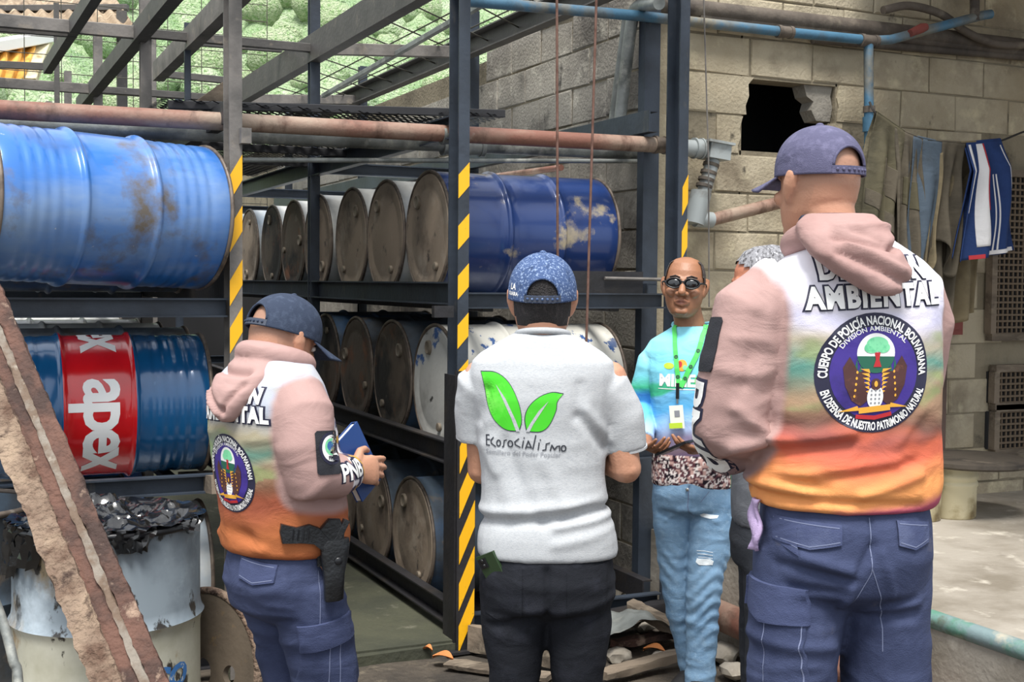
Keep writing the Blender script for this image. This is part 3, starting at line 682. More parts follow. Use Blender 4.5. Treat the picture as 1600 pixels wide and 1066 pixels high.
# dark pipes along the top of the front wall
for (y0, y1, r, lb, x0) in ((8, 78, .045, 'uppermost dusty dark pipe along the wall top at right', 1000), (30, 86, .03, 'middle dusty dark pipe along the wall top at right', 1090), (66, 92, .022, 'lowest thin dusty pipe along the wall top at right', 1270)):
    pipe('wall_pipe', lb, [onY(x0, y0 - 4, YC - .06), onY(1640, y1, YC - .06)], r, m_dustpipe)
pts = curve([onY(1380, 16, YC - .14), onY(1420, 9, YC - .14), onY(1470, 22, YC - .14), onY(1510, 50, YC - .14), onY(1560, 69, YC - .14), onY(1640, 70, YC - .14)])
pipe('flexible_hose', 'grey flexible hose snaking over the wall top at right', pts, .022, m_dustpipe)
# plastic drain with elbow
YD = 5.2
t = pipe('drain_pipe', 'grey plastic drain elbow and slanting pipe beside the striped post', [onY(1066, 231, YD), onY(1112, 234, YD)], .042, m_pvc, [(onY(1090, 232, YD), X, .05, .052, m_pvc)])
mb = MB(); q = onY(1116, 237, YD); mb.box(q, (.12, .12, .08), Matrix.Rotation(.1, 3, 'Y')); mb.box(q + Vector((0, 0, .04)), (.15, .15, .012), Matrix.Rotation(.1, 3, 'Y')); o = mb.build('junction_box', m_pvc, t); o.location = -t.location
pts = [onY(1114, 250, YD), onY(1109, 268, YD), onY(1100, 300, YD), onY(1095, 312, YD)]; addp(t, 'down_pipe', pts, .036, m_pvc)
for y in (258, 270, 281, 291): q = onY(1112 - (y - 255) * .33, y, YD); d = Vector((-.3, 0, -1)).normalized(); addp(t, 'clamp_band', [q - d * .008, q + d * .008], .041, m_dustpipe)
q0 = onY(1096, 300, YD); q1 = onY(1084, 350, YD); addp(t, 'elbow', [q0, q1], .052, m_pvc); addp(t, 'elbow', [onY(1086, 342, YD), onY(1112, 344, YD)], .04, m_pvc)
addp(t, 'slant_pipe', [onY(1106, 345, YD), onY(1225, 315, YD), onY(1400, 278, YD)], .032, m_rustpipe)
# hanging rods and rope
for lb, a, b in (('left of two thin rusty rods hanging in front of the rack', (870, -40), (872, 640)), ('right of two thin rusty rods hanging in front of the rack', (933, -40), (913, 640))):
    pipe('hanging_rod', lb, [onY(*a, YF - .06), onY(*b, YF - .06)], .006, m_rod, n=8, cat='rod')
pipe('hanging_rope', 'thin pale cord hanging down the wall right of the striped post', [onY(1099, -20, YD - .1), onY(1107, 250, YD - .1), onY(1108, 480, YD - .1)], .004, m_frame, n=6, cat='rope')
# rail along the platform and pipes below it
pipe('platform_rail', 'blue green painted pipe rail along the concrete floor edge at right', [(3.17, 2.3, .425), (3.17, 4.85, .425)], .033, mat('blue green flaked pipe', '#7f9395', .5, .2, [('#5f8f7d', 5, .5, .62), ('#b9b3a2', 9, .55, .7), ('#5d4c3e', 6, .6, .72)], (40, .2)))
pipe('low_pipe', 'thick brown pipe lying on the ground below the rail', [(3.07, 3.1, .16), (3.07, 4.8, .16)], .065, m_rustpipe)
# ------------------------------------------------------------------ drums
DR, DL = .286, .88
MX = Matrix.Rotation(math.pi / 2, 4, 'Y')      # lathe axis z -> x
def shell_prof(ripple=True, h0=-DL / 2, h1=DL / 2):
    P = [(DR - .004, h0 + .012), (DR, h0 + .02)]
    def seg(a, b, n):
        if ripple:
            for i in range(n * 6 + 1): t = i / (n * 6); P.append((DR - .0018 + .0018 * math.cos(t * n * 2 * math.pi), a + (b - a) * t))
        else: P.append((DR, a)); P.append((DR, b))
    def hoop(c):
        for d, r in ((-.02, 0), (-.013, .004), (-.007, .011), (0, .0135), (.007, .011), (.013, .004), (.02, 0)): P.append((DR + r, c + d))
    L = h1 - h0
    seg(h0 + .07, h0 + L * .28, 4); hoop(h0 + L * .345); P += [(DR, h0 + L * .4), (DR, h0 + L * .6)]; hoop(h0 + L * .655); seg(h0 + L * .72, h1 - .07, 4)
    return P + [(DR, h1 - .02), (DR - .004, h1 - .012)]
mb = MB(); mb.lathe(shell_prof(False), 56, MX); me_shell = mb.mesh('shell')
def rim_me():
    mb = MB(); pts = [Vector((0, DR * math.cos(a), DR * math.sin(a))) for a in [2 * math.pi * i / 48 for i in range(49)]]; mb.tube(pts, .0085, 8, cap=False); return mb.mesh('rim')
me_rim = rim_me()
mb = MB(); mb.lathe([(.001, -.012), (.2, -.012), (.215, -.008), (.225, -.012), (.27, -.013), (.281, 0), (.281, .004), (.001, -.004)], 44, MX); me_lid = mb.mesh('lid')
mb = MB(); mb.lathe([(.034, 0), (.034, -.012), (.028, -.014), (.024, -.01), (.001, -.01)], 18, MX); me_bung = mb.mesh('bung')
mb = MB(); mb.lathe([(.02, 0), (.02, -.012), (.016, -.014), (.001, -.011)], 14, MX); me_cap = mb.mesh('vent_plug')
for me in (me_shell, me_rim, me_lid, me_bung, me_cap):
    me.polygons.foreach_set('use_smooth', [True] * len(me.polygons)); me.set_sharp_from_angle(angle=R(50)); me.materials.append(None)
def inst(name, me, mt, parent, loc=(0, 0, 0), rot=(0, 0, 0)):
    o = bpy.data.objects.new(name, me); COL.objects.link(o); o.parent = parent; o.location = loc; o.rotation_euler = rot
    o.material_slots[0].link = 'OBJECT'; o.material_slots[0].material = mt; return o
def drum(label, loc, ms, ml, group=None, rz=0, tilt=0, spin=None, ends=True, name='oil_drum'):
    """a drum lying along its local x axis, Empty under its middle"""
    t = thing(name, label, 'oil drum', loc, 0, group); t.rotation_euler = (0, tilt, rz)
    spin = random.uniform(0, 6.28) if spin is None else spin; c = Vector((0, 0, DR + .012)); rr = (spin, 0, 0)
    inst('shell', me_shell, ms, t, c, rr)
    for sx in (-1, 1):
        e = c + Vector((sx * DL / 2, 0, 0))
        inst('rim', me_rim, m_rim, t, e - Vector((sx * .008, 0, 0)))
        ld = inst('lid', me_lid, ml, t, e - Vector((sx * .014, 0, 0)), (spin, 0, 0) if sx < 0 else (spin, 0, math.pi))
        if sx < 0 and ends: inst('bung', me_bung, m_bung, ld, (-.012, .19, 0)); inst('vent_plug', me_cap, m_bung, ld, (-.012, -.2, 0))
    return t
ordn = ['nearest', 'second', 'third', 'fourth', 'fifth', 'sixth', 'seventh', 'eighth', 'ninth']
# right bay, top shelf
XD = XM + .035 + DL / 2
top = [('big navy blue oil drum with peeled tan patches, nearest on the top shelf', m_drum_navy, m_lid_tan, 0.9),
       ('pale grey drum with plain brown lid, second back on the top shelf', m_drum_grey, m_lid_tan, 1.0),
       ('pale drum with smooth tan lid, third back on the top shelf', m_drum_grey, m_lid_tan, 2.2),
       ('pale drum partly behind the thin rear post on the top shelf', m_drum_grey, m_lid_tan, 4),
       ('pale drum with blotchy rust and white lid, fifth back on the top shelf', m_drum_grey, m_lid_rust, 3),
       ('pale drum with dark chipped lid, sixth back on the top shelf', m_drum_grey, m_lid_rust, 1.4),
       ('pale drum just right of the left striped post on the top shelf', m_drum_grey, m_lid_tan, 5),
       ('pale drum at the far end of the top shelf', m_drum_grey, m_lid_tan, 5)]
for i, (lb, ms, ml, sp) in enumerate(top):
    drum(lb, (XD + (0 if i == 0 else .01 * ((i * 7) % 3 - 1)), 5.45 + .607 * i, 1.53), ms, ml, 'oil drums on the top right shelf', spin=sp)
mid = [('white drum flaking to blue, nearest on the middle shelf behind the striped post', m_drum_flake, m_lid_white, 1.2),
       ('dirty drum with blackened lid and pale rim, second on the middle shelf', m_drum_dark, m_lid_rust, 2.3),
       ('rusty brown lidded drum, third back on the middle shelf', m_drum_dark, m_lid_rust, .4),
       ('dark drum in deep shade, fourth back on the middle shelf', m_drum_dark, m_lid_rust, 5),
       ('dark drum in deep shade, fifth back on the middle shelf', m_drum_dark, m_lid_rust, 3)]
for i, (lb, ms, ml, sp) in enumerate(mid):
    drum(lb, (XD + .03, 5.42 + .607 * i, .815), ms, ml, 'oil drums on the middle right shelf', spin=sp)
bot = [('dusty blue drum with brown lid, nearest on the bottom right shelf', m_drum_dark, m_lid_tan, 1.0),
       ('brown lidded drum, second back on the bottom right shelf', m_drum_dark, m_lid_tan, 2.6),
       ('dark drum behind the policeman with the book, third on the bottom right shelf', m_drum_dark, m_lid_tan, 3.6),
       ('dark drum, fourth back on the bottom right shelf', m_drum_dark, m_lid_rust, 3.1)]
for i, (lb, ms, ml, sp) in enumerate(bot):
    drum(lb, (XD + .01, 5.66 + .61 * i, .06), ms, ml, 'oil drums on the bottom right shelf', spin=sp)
# left bay
t = drum('large bright blue worn drum lying at the top left of the rack', (.53, 4.98, 1.565), m_drum_blue, m_lid_rust, rz=R(15), tilt=R(2.0), spin=.6)
mb = MB(); mb.lathe(shell_prof(True), 64, MX); me = mb.mesh('shell'); me.materials.append(None); me.polygons.foreach_set('use_smooth', [True] * len(me.polygons)); me.set_sharp_from_angle(angle=R(50))
[setattr(c_, 'data', me) for c_ in t.children if c_.name.startswith('shell')]; [(setattr(c_.material_slots[0], 'link', 'OBJECT'), setattr(c_.material_slots[0], 'material', m_drum_blue)) for c_ in t.children if c_.name.startswith('shell')]
for i in range(4):
    drum(['pale drum top', 'grey drum top', 'faded drum top', 'dull drum top'][i] + ' showing over the red banded drum, %s row back' % ordn[i + 1], (.62 - .02 * i, 6.0 + .62 * i, .79), [m_drum_dark, m_drum_grey, m_drum_grey, m_drum_grey][i], m_lid_tan, 'drums behind the red banded drum', ends=False)
for i in range(3):
    drum(['second', 'third', 'fourth'][i] + ' drum back on the top left shelf behind the bright blue drum', (.58, 5.95 + .64 * i, 1.53), m_drum_dark, m_lid_tan, 'drums on the top left shelf', ends=False)
drum('faded blue grey drum end low behind the cable reel disc', (.57, 5.35, .07), m_drum_grey, m_lid_tan, 'drums on the bottom left shelf', ends=False)
drum('grey drum end seen below the red banded drum', (.34, 6.05, .09), m_drum_dark, m_lid_tan, 'drums on the bottom left shelf', ends=False)
drum('blue drum edge in shade behind the trash drum', (.5, 6.66, .09), m_drum_blue, m_lid_tan, 'drums on the bottom left shelf', ends=False)
# red banded drum
AX, AY, AZ = .565, 5.33, .785
t = thing('banded_drum', 'glossy blue oil drum with a red band and white lettering on the left shelf', 'oil drum', (AX, AY, AZ))
c = Vector((0, 0, DR + .012)); hb = DL * .155
mb = MB(); pr_ = shell_prof(True); mb.lathe(pr_, 64, MX, mfun=lambda z: 1 if abs(z + .06 * 0) < hb else 0)
o = mb.build('shell', [m_apex_blue, m_apex_red], t, 50); o.location = c
for sx in (-1, 1):
    inst('rim', me_rim, m_rim, t, c + Vector((sx * (DL / 2 - .008), 0, 0))); inst('lid', me_lid, m_apex_blue, t, c + Vector((sx * (DL / 2 - .014), 0, 0)), (0, 0, 0 if sx < 0 else math.pi))
def on_drum(r, x0, ang0):
    # text runs down the front of the drum, its top towards +x
    def fn(u, v, la):
        a = ang0 - u / r; rr = r + .0012 + la * .0006
        return Vector((x0 + v, -rr * math.cos(a), rr * math.sin(a)))
    return fn
for a0 in (R(-16), R(96)):
    fl = Flat(); fl.text('apex', .27, (0, 0), 0, bold=.007, space=.86, xs=.92)
    o = fl.wrap('lettering', m_white_print, t, on_drum(DR, -.055, a0), .02); o.location = c
# support plates by that drum
t = thing('concrete_plank', 'pale slab wedged on the shelf right of the red banded drum', 'slab', (1.0, 5.1, .76)); mb = MB(); mb.box((0.02, .1, .0), (.14, .75, .07), Matrix.Rotation(-.12, 3, 'X')); mb.build('plank', m_wood, t); mb = MB(); mb.box((.06, -.12, .05), (.1, .12, .03), Matrix.Rotation(.2, 3, 'Z')); mb.build('rubble_lump', m_platform, t)

# trash drum with black bag
TX, TY = .477, 4.095
t = thing('trash_drum', 'open grey and cream steel drum used as a rubbish bin in the foreground', 'drum', (TX, TY, -.03))
prof = [(.28, .0), (.286, .012)] + [(DR + r, z) for z, r in ((.24, 0), (.27, .004), (.285, .013), (.30, .004), (.33, 0), (.53, 0), (.555, .004), (.57, .013), (.585, .004), (.61, 0), (.8, 0), (.862, .002))] + [(.279, .862), (.276, .05), (.001, .04)]
mb = MB(); mb.lathe(prof, 64, None, mfun=lambda z: 0 if z > .57 else 1); mb.build('shell', [m_trash, m_trash2], t, 45)
mb = MB(); pts = [Vector((.289 * math.cos(a), .289 * math.sin(a), .865)) for a in [2 * math.pi * i / 60 for i in range(61)]]; mb.tube(pts, .012, 8, cap=False); mb.build('rim', m_black, t, 180)
def on_can(a0, z0):
    def fn(u, v, la): a = a0 + u / DR; r = DR + .0015; return Vector((r * math.cos(a), r * math.sin(a), z0 + v))
    return fn
q = onY(140, 1052, 3.84); a0 = math.atan2(3.84 - TY, q.x - TX)
for s_, u_ in (('V', -.03), ('CO', .262)): fl = Flat(); fl.text(s_, .095, (u_, .0 if u_ < 0 else .02), 0, bold=.005, shear=.2); fl.wrap('lettering', m_bluetext, t, on_can(a0 - .05, .355), .02)
mb = MB(); n, mr = 96, 30; V = []
for i in range(mr + 1):
    for j in range(n):
        a = 2 * math.pi * j / n; rr = .30 * (i / mr) ; V.append((rr * math.cos(a), rr * math.sin(a), 0))
V = np.array(V); rr = np.hypot(V[:, 0], V[:, 1]); nz = fbm(V * 9 + 2, 4); rg = ridge(V * 13 + 5) * .5 + ridge(V * 27) * .3 + ridge(V * 50) * .2
V[:, 2] = .845 + .13 * np.clip(nz - .25, 0, 1) * (1 - (rr / .33) ** 4) + rg * .05 - .02
edge = np.clip((rr - .25) / .05, 0, 1); ang = np.arctan2(V[:, 1], V[:, 0]); ov = np.clip(np.sin(ang * 2.3 + 1.9) + .3 * np.sin(ang * 9), 0, 1)
V[:, 2] = V[:, 2] * (1 - edge) + edge * (.872 + .02 * rg)
V[:, 0] += .02 * (vnoise(V * 25) - .5); V[:, 1] += .02 * (vnoise(V * 25 + 9) - .5)
mb.add(V, [(i * n + j, i * n + (j + 1) % n, (i + 1) * n + (j + 1) % n, (i + 1) * n + j) for i in range(mr) for j in range(n)])
for a_, ln, wd in ((-1.45, .07, .3), (-2.6, .12, .35), (-2.95, .16, .3), (-.7, .04, .25)):   # flaps folded over the rim
    g = [];
    for i in range(9):
        for j in range(9):
            a = a_ + (j / 8 - .5) * wd * 2 * (1 - .5 * i / 8); s = i / 8
            g.append(((.294 + .012 * s + .012 * math.sin(j * 2.1 + i)) * math.cos(a), (.294 + .012 * s + .012 * math.sin(j * 2.1 + i)) * math.sin(a), .885 - ln * s * s + .004 * math.sin(j * 3)))
    mb.add(g, [(i * 9 + j, i * 9 + j + 1, (i + 1) * 9 + j + 1, (i + 1) * 9 + j) for i in range(8) for j in range(8)])
o = mb.build('plastic_bag', m_bag, None, 35); o.location = (TX, TY, -.03); tag(o, 'crumpled shiny black plastic bag in the top of the trash drum', 'plastic bag')
# second drum with a sack at the far left edge
t = thing('side_drum', 'bluish grey drum half hidden at the left edge behind the rusty beams', 'drum', (.02, 4.55, -.03)); mb = MB(); mb.lathe(prof, 48, None); mb.build('shell', m_drum_dark, t, 45)
mb = MB(); pts = [Vector((.289 * math.cos(a), .289 * math.sin(a), .865)) for a in [2 * math.pi * i / 48 for i in range(49)]]; mb.tube(pts, .011, 8, cap=False); mb.build('rim', m_rim, t, 180)
# leaning rusty steel
P1 = onD(392, 1507, 2.95); P0 = onD(-118, 250, 4.3); P1.z = .01
t = thing('leaning_channel', 'rust crusted steel channel leaning across the bottom left corner', 'steel beam', tuple(P1))
ax = (P0 - P1).normalized(); sd_ = _R.cross(ax).cross(ax) * -1; sd_ = (_R - ax * _R.dot(ax)).normalized(); nr = ax.cross(sd_)
def rough_bar(name, off, wd, th, mt, amp, seed, n=170):
    mb = MB(); rings = []; L = (P0 - P1).length
    for i in range(n + 1):
        p = P1 + ax * (L * i / n) + sd_ * off; ring = []
        for a, b in ((-1, -1), (-.4, -1), (.4, -1), (1, -1), (1, 0), (1, 1), (.3, 1), (-.3, 1), (-1, 1), (-1, 0)):
            q = p + sd_ * (a * wd / 2) + nr * (b * th / 2); k = (float(vnoise(np.array([[i * 1.7 + seed, a * 3, b * 3]]))[0]) - .5) * amp + (float(vnoise(np.array([[i * .3 + seed, a * 3, b * 3]]))[0]) - .5) * amp; ring.append(q + (sd_ * a + nr * b) * k)
        rings.append(ring)
    mb.loft(rings); o = mb.build(name, mt, t, 60); o.location = -P1; return o
rough_bar('flange', -.075, .075, .05, m_rustbeam, .008, 1)
rough_bar('web', -.02, .05, .02, m_rustdark, .004, 5)
rough_bar('web_edge', .012, .022, .04, m_angle_grey, .005, 9)
rough_bar('flange', .045, .045, .03, m_rustdark, .005, 13)
P1b = onD(70, 1250, 2.9)
t = thing('bent_pipe', 'pale bent pipe end at the bottom left corner of the picture', 'pipe', (.03, 3.0, 0)); mb = MB(); mb.tube(curve([onD(-25, 900, 3.1), onD(2, 965, 3.1), onD(20, 1030, 3.08), onD(30, 1100, 3.05), onD(36, 1560, 2.8)]), .012, 12); o = mb.build('pipe_run', m_greypipe, t, 40); o.location = -Vector(t.location)
# cable reel disc
q = onD(322, 1078, 4.2); t = thing('reel_disc', 'round rusty yellow steel disc with holes leaning beside the trash drum', 'disc', (q.x, q.y, 0.0))
Md = Matrix.Translation((0, 0, .275)) @ Matrix.Rotation(R(-62), 4, 'Z') @ Matrix.Rotation(R(-10), 4, 'X') @ Matrix.Rotation(math.pi / 2, 4, 'X')
mb = MB(); NN = 64; holes = [((0, 0), .05), ((.14, .02), .03), ((-.14, .05), .025), ((0, .19), .02)]
bm = bmesh.new(); es = []
def circ(c, r, n):
    vs = [bm.verts.new((c[0] + r * math.cos(2 * math.pi * i / n), c[1] + r * math.sin(2 * math.pi * i / n), 0)) for i in range(n)]
    return [bm.edges.new((vs[i], vs[(i + 1) % n])) for i in range(n)]
es += circ((0, 0), .27, NN)
for c_, r_ in holes[:2]: es += circ(c_, r_, 20)
bmesh.ops.triangle_fill(bm, use_beauty=True, edges=es)
for f in [f for f in bm.faces if any((f.calc_center_median().xy - Vector(c_)).length < r_ * .8 for c_, r_ in holes[:2])]: bm.faces.remove(f)
rg_ = bmesh.ops.extrude_face_region(bm, geom=list(bm.faces)); [setattr(g, 'co', g.co + Vector((0, 0, .022))) for g in rg_['geom'] if isinstance(g, bmesh.types.BMVert)]
bmesh.ops.transform(bm, matrix=Md, verts=bm.verts); bmesh.ops.recalc_face_normals(bm, faces=bm.faces); me = bpy.data.meshes.new('disc'); bm.to_mesh(me); bm.free()
link('plate', me, mat('rusty ochre plate', '#5f5447', .8, .05, [('#3a322b', 3, .46, .64), ('#a3824f', 6, .57, .72), ('#2d2a27', 2, .6, .7)], (30, .3)), t, 40)
mb = MB(); pts = [Md @ Vector((.27 * math.cos(a), .27 * math.sin(a), .011)) for a in [2 * math.pi * i / 64 for i in range(65)]]; mb.tube(pts, .015, 8, cap=False); mb.build('rim', m_rustbeam, t, 180)

# ------------------------------------------------------------------ debris on the ground
def plank(label, a, b, wd, th, mt, cat='plank', group=None):
    a = Vector(a); b = Vector(b); t = thing('plank', label, cat, tuple(a), group=group); mb = MB(); n = 14; rings = []
    d = (b - a); s = d.cross(Vector((0, 0, 1))).normalized(); u = Vector((0, 0, 1))
    for i in range(n + 1):
        p = d * (i / n); j = lambda k: (float(vnoise(np.array([[i * .9 + k, wd * 50, k * 2.]]))[0]) - .5) * .012
        rings.append([p + s * (x * wd / 2 + j(x + 3 * y)) + u * (y * th + j(x * 2 + y)) for x, y in ((-1, 0), (1, 0), (1, .8), (.9, 1), (-.9, 1), (-1, .8))])
    mb.loft(rings); mb.build('board', mt, t, 30); return t
plank('grey plank lying between the two standing men', onZ(940, 1062, .02), onZ(1095, 1020, .03), .07, .035, m_wood)
plank('long timber propped on rubble behind the centre man', onZ(985, 955, .14), onZ(1075, 1000, .05), .08, .05, m_wood)
plank('short broken board near the striped post foot', onZ(700, 1040, .01), onZ(860, 1062, .01), .09, .02, m_wood)
plank('angled steel kerb running from the striped post foot', (XM + .03, YF - .03, .01), (XM + .35, YF - .55, .01), .03, .11, m_wood)
plank('timber sill lying along the rack foot behind the centre man', onZ(900, 985, .06), onZ(1040, 958, .05), .07, .06, m_postlow)
plank('rotten board half buried behind the jeans', onZ(960, 1012, .03), onZ(1085, 990, .03), .06, .03, m_rustdark)
mb = MB(); g = np.array([(x, y, 0) for y in np.linspace(-.16, .16, 24) for x in np.linspace(-.22, .22, 30)]); g[:, 2] = .05 + .09 * ridge(g * 6 + 3) * np.cos(g[:, 0] * 6) + .03 * vnoise(g * 20)
mb.add(g, [(j * 30 + i, j * 30 + i + 1, (j + 1) * 30 + i + 1, (j + 1) * 30 + i) for j in range(23) for i in range(29)])
o = mb.build('crumpled_sheet', m_greypipe, None, 60); o.location = onZ(990, 1005, .02); tag(o, 'crumpled pale metal sheet on the ground behind the centre man', 'scrap metal')
def rock(px, py, s, lb, mt, grp):
    v = iv * (.7 + .7 * vnoise(iv * 1.6 + px)[:, None]) * s * np.array((1, 1, .6)); mb = MB(); mb.add(v, fi); o = mb.build('stone', mt, None, 40); p = onZ(px, py, 0); o.location = (p.x, p.y, s * .32); tag(o, lb, 'stone', grp)
for i, (px, py, s) in enumerate([(985, 945, .06), (1008, 985, .045), (965, 1030, .05), (1032, 1030, .04), (1130, 1030, .07), (1150, 1000, .08), (1145, 1055, .06), (880, 1045, .035), (1165, 950, .07), (1012, 925, .08), (965, 925, .06)]):
    rock(px, py, s, ['%s lump of rubble %s' % q for q in (('rough', 'behind the right leg of the centre man'), ('small', 'beside the crumpled metal sheet'), ('flat', 'close to the centre man right foot'), ('small grey', 'between the crossed planks'), ('large pale', 'just right of the jeans cuffs'), ('rounded', 'under the thick brown pipe'), ('pale', 'at the bottom edge by the jeans'), ('tiny', 'between the legs of the centre man'), ('dusty', 'touching the low pipe near the jeans knee'), ('bulky', 'against the right rear post foot'), ('half hidden', 'nearest the rack sill'))][i], m_platform, 'rubble lumps by the rack foot')
def leaf(px, py, s, lb):
    p = onZ(px, py, .02); mb = MB(); n = 8; vs = []
    for i in range(n + 1):
        t = i / n; wv = s * .35 * math.sin(math.pi * t ** .8); z = .02 * math.sin(t * 3); vs += [(t * s - s / 2, -wv, z + .01), (t * s - s / 2, 0, z), (t * s - s / 2, wv, z + .012)]
    fs = [(3 * i + k, 3 * i + 3 + k, 3 * i + 4 + k, 3 * i + 1 + k) for i in range(n) for k in (0, 1)]
    mb.add(vs + [(x, y, z + .0015) for x, y, z in vs], fs + [tuple(3 * (n + 1) + q for q in f[::-1]) for f in fs]); o = mb.build('dead_leaf', m_leaf, None, 180); o.location = p; o.rotation_euler.z = -.9; tag(o, lb, 'leaf')
leaf(692, 1032, .1, 'orange dead leaf at the foot of the middle striped post'); leaf(668, 1020, .05, 'small pale dead leaf on the slab edge near the post'); leaf(1022, 1020, .1, 'reddish dead leaf lying on the planks')

# ------------------------------------------------------------------ right hand recess: screens, jamb, table
def screen(name, lb, x0, x1, z0, z1, p):
    t = thing(name, lb, 'screen', ((x0 + x1) / 2, YC - .035, z0)); mb = MB(); b = t.location
    for x in np.arange(x0, x1, p): mb.bar((x - b.x, 0, 0), (x - b.x, 0, z1 - z0), .012, .01, up=(0, 1, 0))
    for z in np.arange(z0, z1, p): mb.bar((x0 - b.x, -.006, z - z0), (x1 - b.x, -.006, z - z0), .01, .012)
    o = mb.build('lattice', m_brick, t); o['kind'] = 'stuff'
    for f, (c_, s) in enumerate((((0, 0, -.02), (x1 - x0 + .06, .05, .04)), ((0, 0, z1 - z0 + .02), (x1 - x0 + .06, .05, .04)), (((x0 - x1) / 2 - .02, 0, (z1 - z0) / 2), (.04, .05, z1 - z0)))):
        mb = MB(); mb.box(c_, s); mb.build('frame', m_wood, t)
screen('window_screen', 'tall brown lattice screen at the right edge behind the tracksuit', 5.49, 6.1, 1.33, 2.23, .036)
screen('window_screen', 'middle small lattice screen at the right edge', 5.53, 6.1, .93, 1.11, .036)
screen('window_screen', 'lowest pale lattice screen at the right edge', 5.54, 6.1, .66, .88, .036)
for z0, z1 in ((1.33, 2.23), (.93, 1.11), (.66, .88)): mb = MB(); mb.box((5.8, YC - .004, (z0 + z1) / 2), (.62, .02, z1 - z0)); struct(mb.build('dark_backing', m_dark))  # flat dark sheets, painted shade in place of depth behind each lattice
q = onY(1488, 465, YC - .02); mb = MB(); mb.box((q.x, YC - .02, q.z), (.12, .05, .42)); mb.box((q.x, YC - .045, q.z), (.09, .01, .36)); o = mb.build('red_box', m_red); tag(o, 'dull red panel on the wall below the hanging shorts', 'panel')
q = onY(1466, 600, YC - .03); mb = MB(); mb.channel((q.x, YC - .03, .4), (q.x, YC - .03, 1.65), .07, .06, .01, up=(0, 1, 0)); o = mb.build('jamb_post', mat('brown rusted jamb', '#6b574e', .8, .1, [('#4c3c36', 5, .45, .65)])); tag(o, 'brown rusted upright against the wall right of the tall policeman', 'post')
q = onY(1480, 712, 5.0); zt = q.z; xt = onY(1495, 712, 5.0).x
t = thing('work_table', 'dark round disc used as a table top on a stained cream drum', 'table', (xt - .02, 5.0 - .12, .4))
mb = MB(); hh = zt - .4; mb.lathe([(.001, hh - .03), (.2, hh - .035), (.29, hh - .03), (.3, hh - .02), (.3, hh), (.27, hh + .008), (.001, hh + .004)], 48); mb.build('top_disc', m_tabletop, t, 40)
mb = MB(); prof2 = [(.112, 0), (.118, .01), (.118, hh - .14), (.124, hh - .13), (.124, hh - .115), (.118, hh - .105), (.126, hh - .09), (.126, hh - .075), (.118, hh - .065), (.118, hh - .032), (.001, hh - .032)]
mb.lathe(prof2, 32); o = mb.build('drum_stand', m_cream, t, 40); o.location = (-.12, 0, 0)
mb = MB(); mb.lathe(prof2, 32); o = mb.build('drum_stand', m_cream, t, 40); o.location = (-.34, .02, 0)

# ------------------------------------------------------------------ washing line
LY = 4.9
line = [onY(1364, 172, LY), onY(1385, 195, LY), onY(1440, 220, LY), onY(1500, 226, LY), onY(1556, 222, LY), onY(1605, 204, LY), onY(1720, 165, LY)]
lc = curve(line, 8)
pipe('clothes_line', 'sagging black rope with washing tied to the blue pipe', [onY(1359, 160, YB - .03)] + lc, .006, m_rope, n=6, cat='rope')
def line_at(px):
    best = min(range(len(lc) - 1), key=lambda i: abs((lc[i] - onY(px, 210, LY)).x)); return lc[best]
def hang(name, label, cat, px0, px1, front, back, mt, nf=3, amp=.018, flare=.0, slant=0, subs=(), shape=None, grp=None, seed=0, dy=0):
    """cloth folded over the line: front panel in front, back panel behind; front/back = hanging length at left and right"""
    a = line_at(px0); b = line_at(px1); t = thing(name, label, cat, tuple(a), group=grp); nu, nv = 36, 40
    def panel(lens, side, u0=0, u1=1, off=0, lo=0, hi=1):
        V = []
        for j in range(nv + 1):
            s = lo + (hi - lo) * j / nv
            for i in range(nu + 1):
                u = u0 + (u1 - u0) * i / nu; L = lens[0] * (1 - u) + lens[1] * u
                if shape: L *= shape(u)
                p = a.lerp(b, u); k = min(1, s * 4)
                x = p.x + (u - .5) * flare * s + slant * s + .012 * math.sin(7 * s + u * 9 + seed) * s
                y = side * (.008 + .02 * k * s) + amp * k * math.sin(u * nf * 2 * math.pi + seed + s * 1.5) * (.5 + s) + .012 * math.sin(s * 6 + u * 5 + seed) * k - off * side
                V.append((x - a.x, y + p.y - a.y + dy * k, p.z - a.z + .008 - L * s))
        q = [(j * (nu + 1) + i, j * (nu + 1) + i + 1, (j + 1) * (nu + 1) + i + 1, (j + 1) * (nu + 1) + i) for j in range(nv) for i in range(nu)]
        return V, q
    mb = MB()
    for lens, sd in ((front, -1), (back, 1)):
        V, q = panel(lens, sd); mb.add(V, q)
    # over the top of the rope
    V = []; 
    for i in range(37):
        p = a.lerp(b, i / 36) - a
        for k in range(5): an = math.pi * k / 4; V.append((p.x, p.y - math.cos(an) * .009, p.z + .006 + .008 * math.sin(an)))
    mb.add(V, [(i * 5 + k, i * 5 + k + 1, (i + 1) * 5 + k + 1, (i + 1) * 5 + k) for i in range(36) for k in range(4)])
    o = mb.build('cloth', mt, t, 180); sm = o.modifiers.new('s', 'SOLIDIFY'); sm.thickness = .004; sm.offset = 0
    for nm, m2, u0, u1, lo, hi in subs:
        V, q = panel(front, -1, u0, u1, -.004, lo, hi); mb = MB(); mb.add(V, q); o = mb.build(nm, m2, t, 180); sm = o.modifiers.new('s', 'SOLIDIFY'); sm.thickness = .003; sm.offset = 0
    return t
G = 'washing on the clothes line'
hang('hung_trousers', 'dirty olive trousers at the left end of the washing line', 'trousers', 1368, 1418, (.62, .78), (.5, .5), m_olive, 2, .03, slant=-.1, grp=G, seed=1, subs=[('waistband', m_olive2, .02, .98, .60, .72), ('pocket', m_olive2, .3, .8, .30, .5)])
